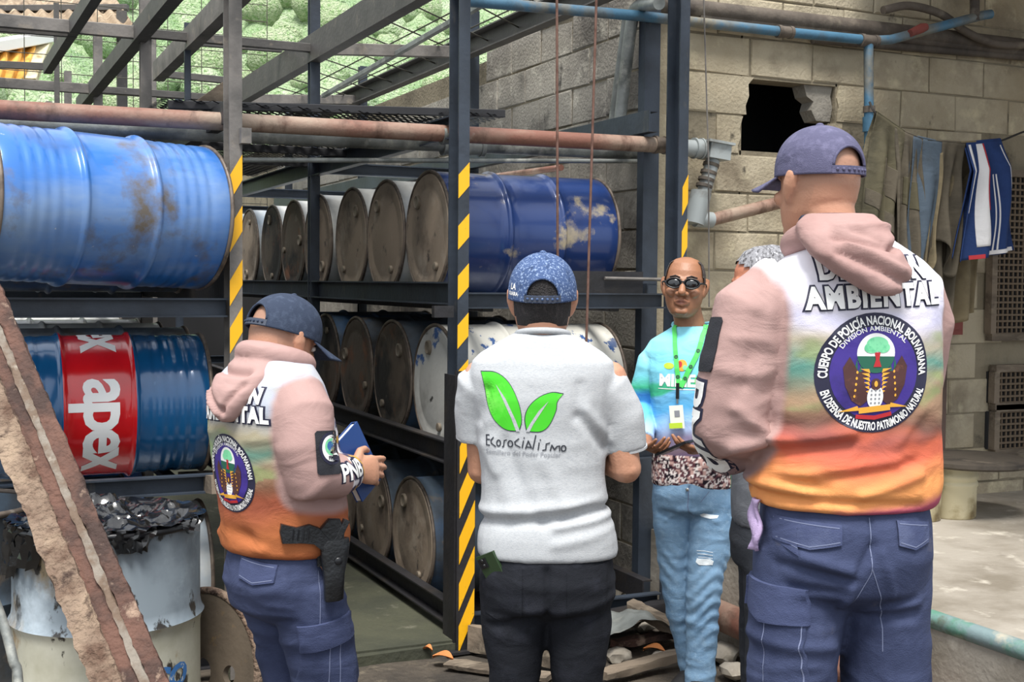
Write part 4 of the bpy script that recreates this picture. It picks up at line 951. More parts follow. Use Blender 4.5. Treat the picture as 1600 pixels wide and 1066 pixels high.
hang('hung_trousers', 'dark grey brown trousers second on the washing line', 'trousers', 1396, 1442, (.75, .8), (.6, .6), m_olive2, 3, .022, grp=G, seed=3, subs=[('pocket', m_olive, .3, .8, .3, .48)])
hang('hung_cloth', 'dusty blue grey cloth third on the washing line', 'cloth', 1424, 1468, (.72, .74), (.8, .8), m_bluegrey, 1.5, .014, slant=-.06, grp=G, seed=5, subs=[('hem', m_olive2, 0, 1, .97, 1.0)])
hang('hung_shirt', 'long drab brown shirt in the middle of the washing line', 'shirt', 1450, 1508, (.66, .58), (1.0, .95), m_olive2, 3.5, .026, slant=-.05, grp=G, seed=8, dy=.02, shape=lambda u: 1 + .18 * math.sin(u * 9), subs=[('sleeve', m_khaki, .05, .4, .1, 1.0)])
hang('hung_shorts', 'pale khaki shorts hanging behind the navy tracksuit top', 'shorts', 1494, 1550, (.5, .5), (.98, .9), m_khaki, 2, .02, grp=G, seed=2, dy=.06, subs=[('leg_hem', m_olive2, 0, 1, .95, 1)])
hang('track_jacket', 'navy tracksuit top with white stripes and red piping on the washing line', 'jacket', 1508, 1560, (.62, .58), (.6, .6), m_navytrk, 2.5, .024, flare=.17, slant=-.03, seed=4, dy=-.06,
     subs=[('white_panel', m_whitecl, .26, .42, .02, .9), ('white_panel', m_whitecl, .04, .1, .02, .6), ('red_piping', m_redp, .43, .46, .02, .6), ('white_stripe', m_whitecl, .62, .635, .3, .97), ('white_stripe', m_whitecl, .66, .675, .3, .97), ('white_stripe', m_whitecl, .9, .92, .05, .75), ('hem_band', m_whitecl, .55, .98, .965, 1.0), ('hem_band', m_redp, .2, .32, .965, 1.0)])
a = onY(1532, 356, LY - .05); t = thing('hanging_sleeve', 'navy sleeve with red cuff dangling below the tracksuit top', 'sleeve', tuple(a)); mb = MB(); b = onY(1524, 398, LY - .05)
mb.tube([Vector((0, 0, .06)), Vector((0, 0, 0)), (b - a)], [.05, .055, .048], 20, flat=.4, side=(1, 0, 0)); mb.build('cloth', m_navytrk, t, 60)
mb = MB(); mb.tube([(b - a) + Vector((0, 0, .006)), (b - a) - Vector((0, 0, .008))], [.05, .05], 20, flat=.42, side=(1, 0, 0)); mb.build('cuff', m_redp, t, 60)
# ------------------------------------------------------------------ people
SKIN = np.array(lin('#bb8a70')); SKIN_D = np.array(lin('#a5694b')); STUB = np.array(lin('#6f5b50'))
def V3(*a): return Vector(a)
def ring_e(c, rx, ry, p=2.3, n=28, M=None):
    out = []
    for j in range(n):
        a = 2 * math.pi * j / n; ca, sa = math.cos(a), math.sin(a)
        q = Vector((rx * math.copysign(abs(ca) ** (2 / p), ca), ry * math.copysign(abs(sa) ** (2 / p), sa), 0))
        out.append(Vector(c) + (M @ q if M is not None else q))
    return out
def torso(mb, rows, p=2.4):
    """rows: (z, rx, ry, cx, cy)"""
    mb.loft([ring_e((r[3], r[4], r[0]), r[1], r[2], p) for r in rows])
HEADT = [(.113, .018, .012, -.03), (.103, .045, .045, -.062), (.085, .062, .070, -.084), (.055, .072, .086, -.097), (.025, .076, .091, -.100), (0, .0755, .087, -.099), (-.03, .0735, .088, -.092),
         (-.06, .069, .088, -.077), (-.085, .060, .086, -.058), (-.107, .046, .081, -.03), (-.121, .027, .071, .005)]
def head_geo(mb, Mh, s=1.0, face=True):
    rings = []
    for z, hw, yf, yb in HEADT[::-1]:
        n = 32; r = []
        for j in range(n):
            a = 2 * math.pi * j / n; ca, sa = math.cos(a), math.sin(a); cy = (yf + yb) / 2; hy = (yf - yb) / 2
            pw = 2.25 if sa < 0 else 2.1
            x = hw * math.copysign(abs(ca) ** (2 / pw), ca); y = cy + hy * math.copysign(abs(sa) ** (2 / pw), sa)
            r.append(Mh @ (Vector((x, y, z)) * s))
        rings.append(r)
    mb.loft(rings)
    T = lambda pts, rr, flat=1, side=None: mb.tube([Mh @ (Vector(q) * s) for q in pts], [x * s for x in rr], 12, True, flat, (Mh.to_3x3() @ Vector(side)) if side else None)
    for sx in (-1, 1):   # ears: curved rim and lobe
        T([(sx * .073, .012, -.035), (sx * .078, .006, -.02), (sx * .081, -.004, 0), (sx * .082, -.012, .022)], [.007, .010, .013, .012], 1.5, (1, 0, 0))
        T([(sx * .072, .010, .024), (sx * .080, .004, .030), (sx * .086, -.012, .028), (sx * .087, -.020, .010), (sx * .081, -.012, -.014), (sx * .076, .004, -.034)], [.004, .0045, .005, .005, .005, .006])
    if face:
        T([(0, .088, .012), (0, .102, -.008), (0, .117, -.031)], [.009, .012, .0145])
        T([(-.017, .099, -.036), (.017, .099, -.036)], [.010, .010])
        T([(-.048, .074, .022), (-.022, .088, .024), (0, .089, .018), (.022, .088, .024), (.048, .074, .022)], [.008, .0085, .007, .0085, .008])
        T([(-.026, .085, -.065), (-.009, .0965, -.060), (.009, .0965, -.060), (.026, .085, -.065)], [.005, .0075, .0075, .005])
        T([(-.023, .085, -.071), (0, .0955, -.0765), (.023, .085, -.071)], [.005, .0088, .005])
        T([(-.012, .080, -.101), (.012, .080, -.101)], [.013, .013])
        for sx in (-1, 1): T([(sx * .050, .066, -.028), (sx * .040, .074, -.035)], [.016, .014])
def hand_geo(mb, wrist, d, n, thumb, curl, s=1.0, sp=.05):
    """wrist point, finger direction d, palm normal n (the side the fingers curl to), thumb side +-1; curl: 4 base angles"""
    d = Vector(d).normalized(); n = Vector(n); n = (n - d * n.dot(d)).normalized(); sd = d.cross(n) * thumb
    w = Vector(wrist); rings = []
    for t, hw, th in ((-.01, .026, .021), (.02, .031, .019), (.05, .040, .017), (.08, .043, .015), (.098, .038, .011)):
        rings.append([w + d * t * s + sd * (hw * s * math.cos(a)) + n * (th * s * math.sin(a)) for a in [2 * math.pi * j / 16 for j in range(16)]])
    mb.loft(rings)
    for k in range(4):
        off = (.031 - .0208 * k) * s; L = (.041, .047, .044, .033)[k] * s; r = (.0088, .0092, .0088, .0076)[k] * s
        p = w + d * ((.088, .094, .090, .080)[k] * s) + sd * off; ang = curl[k]; pts = [p - d * .02 * s, p]; dd = (d + sd * sp * (1.5 - k)).normalized()
        for q, f in ((1.0, ang), (.62, ang * 2.0), (.5, ang * 2.7)):
            v = dd * math.cos(f) + n * math.sin(f); p = p + v * (L * q); pts.append(p)
        mb.tube(pts, [r * 1.05, r * 1.05, r, r * .92, r * .72], 10, True)
    b = w + d * .022 * s + sd * .026 * s
    t1 = (d * .65 + sd * .75 + n * .25).normalized(); t2 = (d * .95 + sd * .25 + n * .35).normalized(); t3 = (d * .9 - sd * .1 + n * .45).normalized()
    pts = [b, b + t1 * .036 * s]; pts.append(pts[-1] + t2 * .034 * s); pts.append(pts[-1] + t3 * .026 * s)
    mb.tube(pts, [.0145 * s, .0115 * s, .0102 * s, .0078 * s], 10, True)
def shoes(parent, feet, mt=None):
    for (x, y), yaw in feet:
        mb = MB(); M = Matrix.Translation((x, y, 0)) @ Matrix.Rotation(yaw, 4, 'Z')
        rows = [(-.085, .03, .05), (-.07, .038, .085), (-.02, .042, .1), (.04, .045, .085), (.1, .048, .06), (.15, .045, .048), (.185, .03, .035), (.197, .012, .025)]
        mb.loft([[M @ Vector((hw * math.cos(a), yy, max(0.0, ht / 2 + ht / 2 * math.sin(a) * 1.0))) for a in [2 * math.pi * j / 20 for j in range(20)]] for yy, hw, ht in rows])
        o = mb.build('shoe', mt or m_shoe, parent, 60)
        mb = MB(); mb.loft([[M @ Vector((hw * 1.08 * math.cos(a), yy, .012 + .012 * math.sin(a))) for a in [2 * math.pi * j / 20 for j in range(20)]] for yy, hw, ht in rows]); mb.build('sole', m_black, o, 60)
def body(parent, J, skinfn, dec=.55, voxel=.0042):
    """one continuous skin: head, neck, trunk, arms with five fingered hands, legs"""
    mb = MB(); head_geo(mb, J['head'], J.get('hs', 1.0), J.get('face', True))
    hc = J['head'] @ Vector((0, -.030, -.05)); nb = Vector(J['neck'])
    mb.tube([hc, hc.lerp(nb, .5) , nb, nb - Vector((0, 0, .05))], [.058, .056, .060, .075], 20)
    torso(mb, J['core'])
    for sh, el, wr, hd in J['arms']:
        mb.tube([sh, Vector(sh).lerp(Vector(el), .5), el], [.048, .044, .040], 14, True)
        e, w = Vector(el), Vector(wr); mb.tube([e, e.lerp(w, .3), e.lerp(w, .75), w], [.041, .043, .031, .026], 14, True)
        if hd: hand_geo(mb, w, *hd)
    for pts, rr in J['legs']: mb.tube(pts, rr, 14, True)
    me = remesh(mb, voxel, 2, .5, dec); paint(me, skinfn); return link('body', me, m_skin, parent, 180), me
def skin_fn(Mh, fade=True, base=SKIN, shave=.5):
    Mi = np.array(Mh.inverted())
    def fn(co, no):
        q = co @ Mi[:3, :3].T + Mi[:3, 3]; c = np.tile(base, (len(co), 1))
        if fade:   # cropped hair above the ears and nape
            back = np.clip((.035 - q[:, 1]) / .03, 0, 1); k = np.clip((q[:, 2] + .045 + .02 * (np.abs(q[:, 0]) > .06)) / .05, 0, 1) * back * (np.abs(q[:, 0]) < .079); k = k * (q[:, 2] > -.1)
            c = c * (1 - shave * k[:, None]) + STUB * (shave * k[:, None])
        lip = np.exp(-((q[:, 0] / .024) ** 2 + ((q[:, 2] + .067) / .010) ** 2)) * (q[:, 1] > .08)
        c = c * (1 - .75 * lip[:, None]) + np.array(lin('#7d4a44')) * (.75 * lip[:, None]); return c
    return fn
def hair_cap(parent, Mh, s=1.0, zlo=-.05, mt=None, front=.03, thick=.006, name='hair', ring=None):
    """hair shell on the back and sides of the skull"""
    mb = MB(); n = 48; rows = [r for r in HEADT if r[0] >= zlo - .001]; V = []; rr = []
    zs = np.linspace(zlo, .113, 16); T = np.array(HEADT[::-1])
    for z in zs:
        hw, yf, yb = [np.interp(z, T[:, 0], T[:, k]) for k in (1, 2, 3)]; r = []
        for j in range(n):
            a = 2 * math.pi * j / n; ca, sa = math.cos(a), math.sin(a); cy = (yf + yb) / 2; hy = (yf - yb) / 2
            r.append(Vector(((hw + thick) * math.copysign(abs(ca) ** .9, ca), cy + (hy + thick) * math.copysign(abs(sa) ** .9, sa), z + (thick if z > .1 else 0))))
        rr.append(r)
    fs = []
    for i in range(len(rr) - 1):
        for j in range(n):
            k = (j + 1) % n; c = (rr[i][j] + rr[i + 1][k]) / 2
            lim = front + .10 * max(0, (c.z - .02)) / .1 * (1 if front > -.05 else 0)
            if ring is not None:
                if not ring(c): continue
            elif c.y > lim or (abs(c.x) > .066 and c.z < .02 and -.03 < c.y): continue
            fs.append((i * n + j, i * n + k, (i + 1) * n + k, (i + 1) * n + j))
    if ring is None: fs.append(tuple((len(rr) - 1) * n + j for j in range(n)))
    mb.add([Mh @ (p * s) for r in rr for p in r], fs); return mb.build(name, mt or m_hair, parent, 180)
def cap_geo(parent, Mh, mt, mb_=None, s=1.0, tilt=0, hgt=.118, strap_mt=None, brim_len=.075, brim_mt=None, z0=.012):
    Mc = Mh @ Matrix.Translation((0, -.004, z0)) @ Matrix.Rotation(tilt, 4, 'X')
    A, B = .107 * s, .088 * s; n, mrow = 144, 44
    def pt(ph, t, o=0):     # ph azimuth (0 = front), t 0..1 up the dome
        h = t; k = (1 - h ** 2.6) ** .52; seam = 1 + .006 * abs(math.cos(3 * ph)) ** 20
        return Vector(((B + o) * k * math.sin(ph) * seam, (A + o) * k * math.cos(ph) * seam + .004 * h, (hgt + o) * h * s))
    V = [Mc @ pt(2 * math.pi * j / n, min(.9995, (i / mrow) ** .85)) for i in range(mrow + 1) for j in range(n)]; fs = []
    for i in range(mrow):
        for j in range(n):
            ph = 2 * math.pi * (j + .5) / n - math.pi; hh = ((i + .5) / mrow) ** .85 * hgt
            if hh > .019 and (ph / .50) ** 2 + ((hh - .019) / .042) ** 2 < 1: continue
            fs.append((i * n + j, i * n + (j + 1) % n, (i + 1) * n + (j + 1) % n, (i + 1) * n + j))
    mb = MB(); mb.add(V, fs); o = mb.build('cap', mt, parent, 180); sm = o.modifiers.new('s', 'SOLIDIFY'); sm.thickness = .003; sm.offset = 1
    # edge binding of the rear opening
    pts = []
    for k in range(25):
        a = math.pi * k / 24; ph = math.pi - .5 * math.cos(a); hh = .019 + .042 * math.sin(a); pts.append(Mc @ pt(ph, hh / hgt, .002))
    mb = MB(); mb.tube(pts, .0032, 8); mb.build('binding', mt, o, 180)
    g = []; 
    for i in range(21):
        ph = math.pi + .54 * (i / 10 - 1)
        for h in (.002, .018): g.append(Mc @ pt(ph, h / hgt, .0045))
        for h in (.018, .002): g.append(Mc @ pt(ph, h / hgt, .002))
    mb = MB(); mb.loft([g[4 * i:4 * i + 4] for i in range(21)]); mb.build('strap', strap_mt or m_strap, o, 30)
    mb = MB(); 
    for i in range(7):
        ph = math.pi + .42 * (i / 3 - 1); p = Mc @ pt(ph, .010 / hgt, .005); mb.ell(p, (.0035, .0035, .0035), n=8, m_=6)
    mb.build('snap', mt, o, 180)
    mb = MB(); mb.ell(Mc @ Vector((0, .004, hgt * s + .002)), (.009, .009, .006)); mb.build('button', mt, o, 180)
    G = []; nu, nv = 28, 8
    for i in range(nu + 1):
        ph = -1.12 + 2.24 * i / nu
        for j in range(nv + 1):
            t = j / nv; base = pt(ph, .005, .001); ext = brim_len * max(0, math.cos(ph * .9)) ** .75 * t
            G.append(base + Vector((math.sin(ph) * ext * .35, ext, -.22 * ext - .30 * (base.x) ** 2 / .086 * t)))
    q = [(i * (nv + 1) + j, i * (nv + 1) + j + 1, (i + 1) * (nv + 1) + j + 1, (i + 1) * (nv + 1) + j) for i in range(nu) for j in range(nv)]
    mb = MB(); mb.add([Mc @ x for x in G], q); b = mb.build('brim', brim_mt or mt, o, 180); sm = b.modifiers.new('s', 'SOLIDIFY'); sm.thickness = .004
    return o, Mc
def HM(c, yaw=0, pitch=0, roll=0):
    return Matrix.Translation(c) @ Matrix.Rotation(yaw, 4, 'Z') @ Matrix.Rotation(pitch, 4, 'X') @ Matrix.Rotation(roll, 4, 'Y')
def trousers(parent, name, mt, pelvis, legs, voxel=.0075, amp=.007, it=5, extra=None, seed=0):
    mb = MB(); torso(mb, pelvis, 2.3)
    for pts, rr in legs: mb.tube([Vector(p) for p in pts], rr, 22, False, 1.0, (1, 0, 0))
    me = remesh(mb, voxel, it)
    def fn(co, no):
        lo = np.clip((.92 - co[:, 2]) / .2, 0, 1)
        f = (ridge(co * (5, 5, 15) + seed) - .55) * amp * 1.5 * lo + (ridge(co * (9, 9, 26) + 5 + seed) - .5) * amp * lo
        if extra: f = f + extra(co, no)
        return f
    displace(me, fn); return link(name, me, mt, parent, 180), me
def garment(parent, name, mt, rows, sleeves, voxel=.0075, it=5, extra=None, colour=None, p=2.4, amp=.004, sc=(6, 6, 6), more=None):
    mb = MB(); torso(mb, rows, p)
    for pts, rr in sleeves: mb.tube([Vector(q) for q in pts], rr, 22, False)
    if more: more(mb)
    me = remesh(mb, voxel, it)
    displace(me, lambda co, no: (ridge(co * sc + 3) - .55) * amp * 1.6 + (ridge(co * np.array(sc) * 2.1 + 9) - .5) * amp + (extra(co, no) if extra else 0))
    if colour: paint(me, colour)
    return link(name, me, mt, parent, 180), me
def scale_rows(rows, k): return [(r[0], r[1] * k, r[2] * k, r[3], r[4]) for r in rows]
def person(label, loc, az):
    t = thing('person', label, 'person', loc, -az); t['M'] = 0; del t['M']
    return t, Matrix.Translation(loc) @ Matrix.Rotation(-az, 4, 'Z')

# ---- centre man in the grey T-shirt
t, MP = person('man in grey leaf print T-shirt, black jeans and blue mesh cap seen from behind', (1.435, 2.918, 0), R(26.2))
Lc = lambda px, py: ((px - 847) / 612, 1.6 - (py - 442) / 612)
tr = [(.885, .182, .128, .018, 0), (.90, .184, .131, .018, 0), (.94, .182, .130, .016, 0), (.975, .172, .124, .013, 0), (1.0, .170, .122, .01, 0), (1.1, .162, .117, .003, 0), (1.2, .170, .120, 0, 0), (1.3, .186, .120, 0, -.003), (1.36, .194, .112, 0, -.005),
      (1.395, .186, .100, 0, -.008), (1.42, .160, .088, 0, -.008), (1.445, .118, .076, 0, -.008), (1.468, .070, .064, 0, -.008)]
slv = [([(-.115, 0, 1.355), (-.165, .008, 1.325), (-.172, .03, 1.26), (-.168, .045, 1.185)], [.06, .066, .062, .060]), ([(.115, 0, 1.355), (.17, .0, 1.32), (.205, .01, 1.25), (.218, .02, 1.165)], [.06, .067, .064, .060])]
def tee_fold(co, no):
    b = (no[:, 1] < .35); f = 0
    for a, c, w_, am in (((752, 818), (850, 812), 9, -.010), ((850, 812), (958, 796), 9, -.012), ((750, 806), (960, 784), 10, .010), ((872, 822), (968, 806), 8, .008), ((880, 806), (962, 778), 7, -.006), ((905, 650), (945, 700), 9, -.008), ((915, 640), (955, 690), 9, .006),
                         ((770, 690), (800, 800), 12, .005), ((790, 690), (830, 790), 10, -.005), ((850, 720), (890, 800), 12, .005), ((760, 610), (748, 660), 8, -.007), ((905, 600), (900, 650), 8, -.004), ((960, 830), (870, 850), 9, .005), ((756, 700), (775, 740), 9, .005)):
        f = f + am * crease(co, Lc(*a), Lc(*c), w_ / 612)
    return f * b
tee, me_t = garment(t, 't_shirt', m_tee, tr, slv, .0065, 4, tee_fold, amp=.0022, sc=(6, 6, 9))
bv = bvh_of(me_t)
Hm = HM((-.002, .012, 1.553), 0, R(2)); J = dict(head=Hm, neck=(0, -.012, 1.45), core=scale_rows([r for r in tr if r[0] > .9 and r[0] < 1.43], .78),
    arms=[((-.16, .005, 1.35), (-.158, .05, 1.10), (-.06, .28, 1.15), ((.5, .8, .1), (.3, -.2, .9), -1, (.4, .45, .5, .5))), ((.175, 0, 1.35), (.222, .0, 1.115), (.10, .26, 1.15), ((-.5, .8, .1), (-.3, -.2, .9), 1, (.4, .45, .5, .5)))],
    legs=[([(-.07, 0, .88), (-.065, 0, .5), (-.065, -.01, .1)], [.085, .05, .04]), ([(.1, 0, .88), (.1, 0, .5), (.1, -.01, .1)], [.085, .05, .04])])
body(t, J, skin_fn(Hm, True, SKIN, .35))
hair_cap(t, Hm, 1.0, -.062, m_hair, -.035, .005, ring=lambda c: c.z < .085 and c.y < -.02 - .25 * max(0, c.z) and not (abs(c.x) > .066 and c.z < .02 and c.y > -.045))
cp, Mc = cap_geo(t, Hm, m_capmesh, tilt=R(4), z0=.006)
bvc = bvh_of(cp.data)
fl = Flat(); fl.text('LA', .022, (0, .0), 0, bold=.0006); fl.text('GUAIRA', .013, (0, -.015), 0, bold=.0005); fl.project('cap_lettering', m_white_print, cp, bvc, Mc @ Vector((-.078, -.06, .03)), Mc.to_3x3() @ Vector((.75, -.66, 0)), Mc.to_3x3() @ Vector((0, 0, 1)), .0042, .0004, .006, .2)
# neckline ribbing
mb = MB(); pts = [Vector((.066 * math.cos(a), -.010 + .063 * math.sin(a), 1.466 - .012 * math.sin(a))) for a in [2 * math.pi * i / 40 for i in range(41)]]; mb.tube(pts, .0085, 10, cap=False); mb.build('collar', m_tee, tee, 180)
for a, c in (((-.168, .045, 1.192), (-.168, .046, 1.186)), ((.2175, .0215, 1.172), (.218, .0225, 1.166))): mb = MB(); mb.tube([a, c], .0615, 28); mb.build('sleeve_hem', m_tee, tee, 60)
# print: two leaves, wordmark and a small line under it
def U(px, py): return (px - 820) / 612, -(py - 640) / 612
fl = Flat()
def leafp(pts, mi, la): fl.poly([U(*p) for p in pts], mi, la)
def smooth(pts, k=5): return [(p.x, p.y) for p in curve([Vector((a, b, 0)) for a, b in pts], k)]
big = smooth([(751, 582), (775, 583), (795, 598), (810, 628), (815, 655), (811, 672)]) + smooth([(811, 672), (790, 670), (772, 655), (762, 633), (757, 606), (751, 582)])
sm_ = smooth([(879, 614), (862, 612), (843, 619), (827, 634), (821, 652), (824, 672)]) + smooth([(824, 672), (845, 672), (858, 662), (868, 640), (870, 626), (879, 614)])
leafp([((x - 786) * 1.035 + 786, (y - 630) * 1.03 + 630) for x, y in big], 1, 0); leafp([((x - 848) * 1.05 + 848, (y - 645) * 1.04 + 645) for x, y in sm_], 1, 0)
leafp(big, 0, 1); leafp(sm_, 0, 1)
leafp([(774, 600), (790, 622), (806, 655), (813, 673), (807, 673), (799, 652), (785, 622)], 2, 2); leafp([(857, 625), (842, 640), (829, 660), (822, 673), (828, 673), (834, 661), (846, 642)], 2, 2)
el_ = lambda x, y, rx, ry: [(x + rx * math.cos(q), y + ry * math.sin(q)) for q in np.linspace(0, 6.4, 11)]
word = [[(155, 122), (205, 115)], [(160, 190), (215, 190)], [(160, 125), (165, 285), (215, 285)], [(280, 150), (240, 200), (245, 250), (318, 298)], el_(370, 240, 32, 50), [(500, 185), (462, 200), (455, 290), (435, 300)],
        el_(565, 245, 40, 52), [(705, 155), (640, 210), (650, 255), (730, 295)], [(785, 185), (765, 298)], [(793, 132), (798, 140)], [(820, 310), (865, 185), (920, 300)], [(840, 285), (918, 294)], [(988, 92), (942, 318)],
        [(1045, 215), (1030, 325)], [(1062, 162), (1068, 170)], [(1220, 215), (1162, 232), (1155, 328), (1105, 338)], [(1230, 340), (1255, 250), (1300, 325), (1340, 272), (1385, 265), (1385, 345)], el_(1450, 305, 38, 48)]
for st_ in word: fl.stroke([U(745 + x * .09375, 670 + y * .09375) for x, y in st_], .0032, 3, 1)
fl.text('Semillero del Poder Popular', .0165, U(818, 711), 4, 1, space=1.02, rot=-.02)
fl.project('shirt_print', [m_green, m_inkdark, m_tee, m_ink, m_greyp], tee, bv, ((820 - 847) / 612, -.12, 1.6 - (640 - 442) / 612), (1, 0, 0), (0, 0, 1), .0012, .0006, .01)
pel = [(.70, .02, .02, .018, 0), (.76, .168, .118, .018, -.005), (.82, .176, .128, .018, -.008), (.88, .172, .122, .018, -.005), (.93, .162, .11, .017, 0), (.96, .155, .10, .016, 0)]
lg = [([(-.07, -.004, .84), (-.068, 0, .70), (-.066, .002, .58), (-.066, .012, .46), (-.068, -.006, .28), (-.068, -.005, .07)], [.093, .086, .071, .062, .058, .055]), ([(.105, -.004, .84), (.104, 0, .70), (.1, .002, .58), (.1, .012, .46), (.1, -.006, .28), (.1, -.005, .07)], [.093, .086, .071, .062, .058, .055])]
def jn(co, no):
    f = 0
    for a, c, w_, am in (((770, 975), (850, 950), 8, .006), ((770, 985), (840, 972), 7, -.005), ((875, 960), (960, 940), 8, .006), ((880, 975), (960, 965), 8, -.005), ((857, 890), (858, 965), 5, -.010), ((775, 1000), (830, 1010), 10, .004)): f = f + am * crease(co, Lc(*a), Lc(*c), w_ / 612)
    return f * (no[:, 1] < .3)
pn, me_p = trousers(t, 'jeans', m_blackjean, pel, lg, .007, .004, 4, jn)
bp = bvh_of(me_p)
for x0, out in (((788 - 847) / 612, [(-.048, .06), (.05, .055), (.05, -.07), (0, -.09), (-.046, -.072)]), ((920 - 847) / 612, [(-.052, .05), (.056, .068), (.05, -.07), (0, -.09), (-.05, -.072)])):
    patch('back_pocket', m_blackjean, pn, bp, (x0, -.13, .815), (1, 0, 0), (0, 0, 1), out, .0025)
shoes(t, [((-.07, .02), .1), ((.1, .02), -.1)])
# phone in his back pocket
ph = thing('mobile_phone', 'dark green phone poking out of the left back pocket of the black jeans', 'phone'); ph.matrix_world = MP @ Matrix.Translation((-.122, -.088, .858)) @ Matrix.Rotation(R(-38), 4, 'Z') @ Matrix.Rotation(R(-24), 4, 'Y') @ Matrix.Rotation(R(14), 4, 'X')
mb = MB(); mb.bar((0, 0, -.08), (0, 0, .048), .062, .009, up=(0, 1, 0)); mb.build('case', m_phonegreen, ph); mb = MB(); mb.bar((-.014, -.0062, .014), (-.014, -.0062, .040), .026, .003, up=(0, 1, 0)); mb.build('camera_bump', m_black, ph)
mb = MB(); [mb.ell((-.014, -.008, z), (.006, .002, .006), n=12, m_=6) for z in (.020, .034)]; mb.build('camera_lens', m_lens, ph, 180)

# ---- the two policemen in printed jackets
def emblem(name, parent, bv, o, u, v, sx, sy):
    s = .01; fl = Flat()   # unit radius drawing scaled by sx, sy
    def E(pts): return [(x * sx, y * sy) for x, y in pts]
    D = lambda c, rx, ry, mi, la: fl.disc((c[0] * sx, c[1] * sy), rx * sx, ry * sy, mi, la)
    P = lambda pts, mi, la: fl.poly(E(pts), mi, la)
    D((0, 0), 1, 1, 0, 0); D((0, 0), .77, .77, 1, 1)
    for sg in (-1, 1):   # palm fronds and wings
        for k in range(6):
            a = 1.15 + k * .17; P([(sg * .28, -.52), (sg * (.28 + .62 * math.cos(a) * .9), -.52 + .75 * math.sin(a) + .02), (sg * (.34 + .5 * math.cos(a)), -.52 + .55 * math.sin(a))], 2, 2)
        P([(sg * .12, -.45), (sg * .2, -.12), (sg * .12, .06), (sg * .3, .02), (sg * .45, .28), (sg * .56, .1), (sg * .52, -.2), (sg * .4, -.45), (sg * .25, -.55)], 3, 3)
        for k in range(6): P([(sg * .10, -.35 + k * .07), (sg * (.17 + .02 * k), -.30 + k * .075), (sg * .12, -.28 + k * .07)], 4, 4)
        for k in range(5): D((sg * (.36 - .01 * k), -.38 + k * .1), .018, .025, 4, 4)
    D((0, .33), .33, .33, 5, 2); fl.disc((0, .33 * sy), .33 * sx, .33 * sy, 6, 3, math.pi * 1.04, math.pi * 1.96)
    D((.02, .48), .19, .12, 7, 4); D((-.08, .42), .13, .09, 7, 4); D((.12, .42), .12, .09, 7, 4); P([(-.03, .34), (.07, .34), (.05, .22), (.09, .1), (-.05, .1), (-.01, .22)], 8, 5)
    D((0, -.40), .14, .2, 5, 4); D((0, -.17), .08, .08, 3, 5); D((0, -.18), .03, .05, 4, 6); P([(-.09, -.24), (0, -.3), (.09, -.24), (.05, -.2), (-.05, -.2)], 3, 5)
    for i in range(4):
        for j in range(3): D((-.07 + .07 * j, -.5 + .07 * i), .016, .018, 9, 5)
    fl.stroke(E([(-.24, -.62), (0, -.60), (.24, -.58)]), .1 * sx, 4, 6); fl.stroke(E([(-.3, -.72), (0, -.745), (.28, -.69)]), .07 * sx, 8, 6)
    P([(-.62, -.64), (-.3, -.54), (-.26, -.62)], 4, 5); P([(.6, -.58), (.28, -.5), (.26, -.58)], 4, 5)
    fl.arc('CUERPO DE POLICÍA NACIONAL BOLIVARIANA', .2 * sx, (0, 0), .805 * sx, .805 * sy, math.pi * .5, 5, 3, bold=.006 * sx, span=3.3)
    fl.arc('DIVISIÓN AMBIENTAL', .115 * sx, (0, 0), .70 * sx, .70 * sy, math.pi * .52, 5, 3, bold=.0015 * sx, span=1.75)
    fl.arc('EN DEFENSA DE NUESTRO PATRIMONIO NATURAL', .19 * sx, (0, 0), .955 * sx, .955 * sy, -math.pi * .5, 5, 3, bold=.006 * sx, inside=True, span=2.5)
    return fl.project(name, [m_inkdark, m_purple, m_dkgreen, m_brownp, m_goldp, m_white_print, m_dkgreen, m_ltgreen, m_redp, m_greyp], parent, bv, o, u, v, .0012, .0005, .011)
def back_words(parent, bv, o, u, v, wd):
    for mi, mt, b, la, nm in ((0, m_inkdark, .0066, 0, 'lettering_outline'), (1, m_white_print, .0030, 6, 'back_lettering')):
        fl = Flat(); fl.text('DIVISIÓN', wd * .215, (.0 * wd, wd * .13), 0, la, bold=b, space=1.2, xs=.80); fl.text('AMBIENTAL', wd * .215, (0, -wd * .075), 0, la, bold=b, space=1.18, rot=.02, xs=.80)
        fl.project(nm, mt, parent, bv, o, u, v, .0012, .0006, .012)
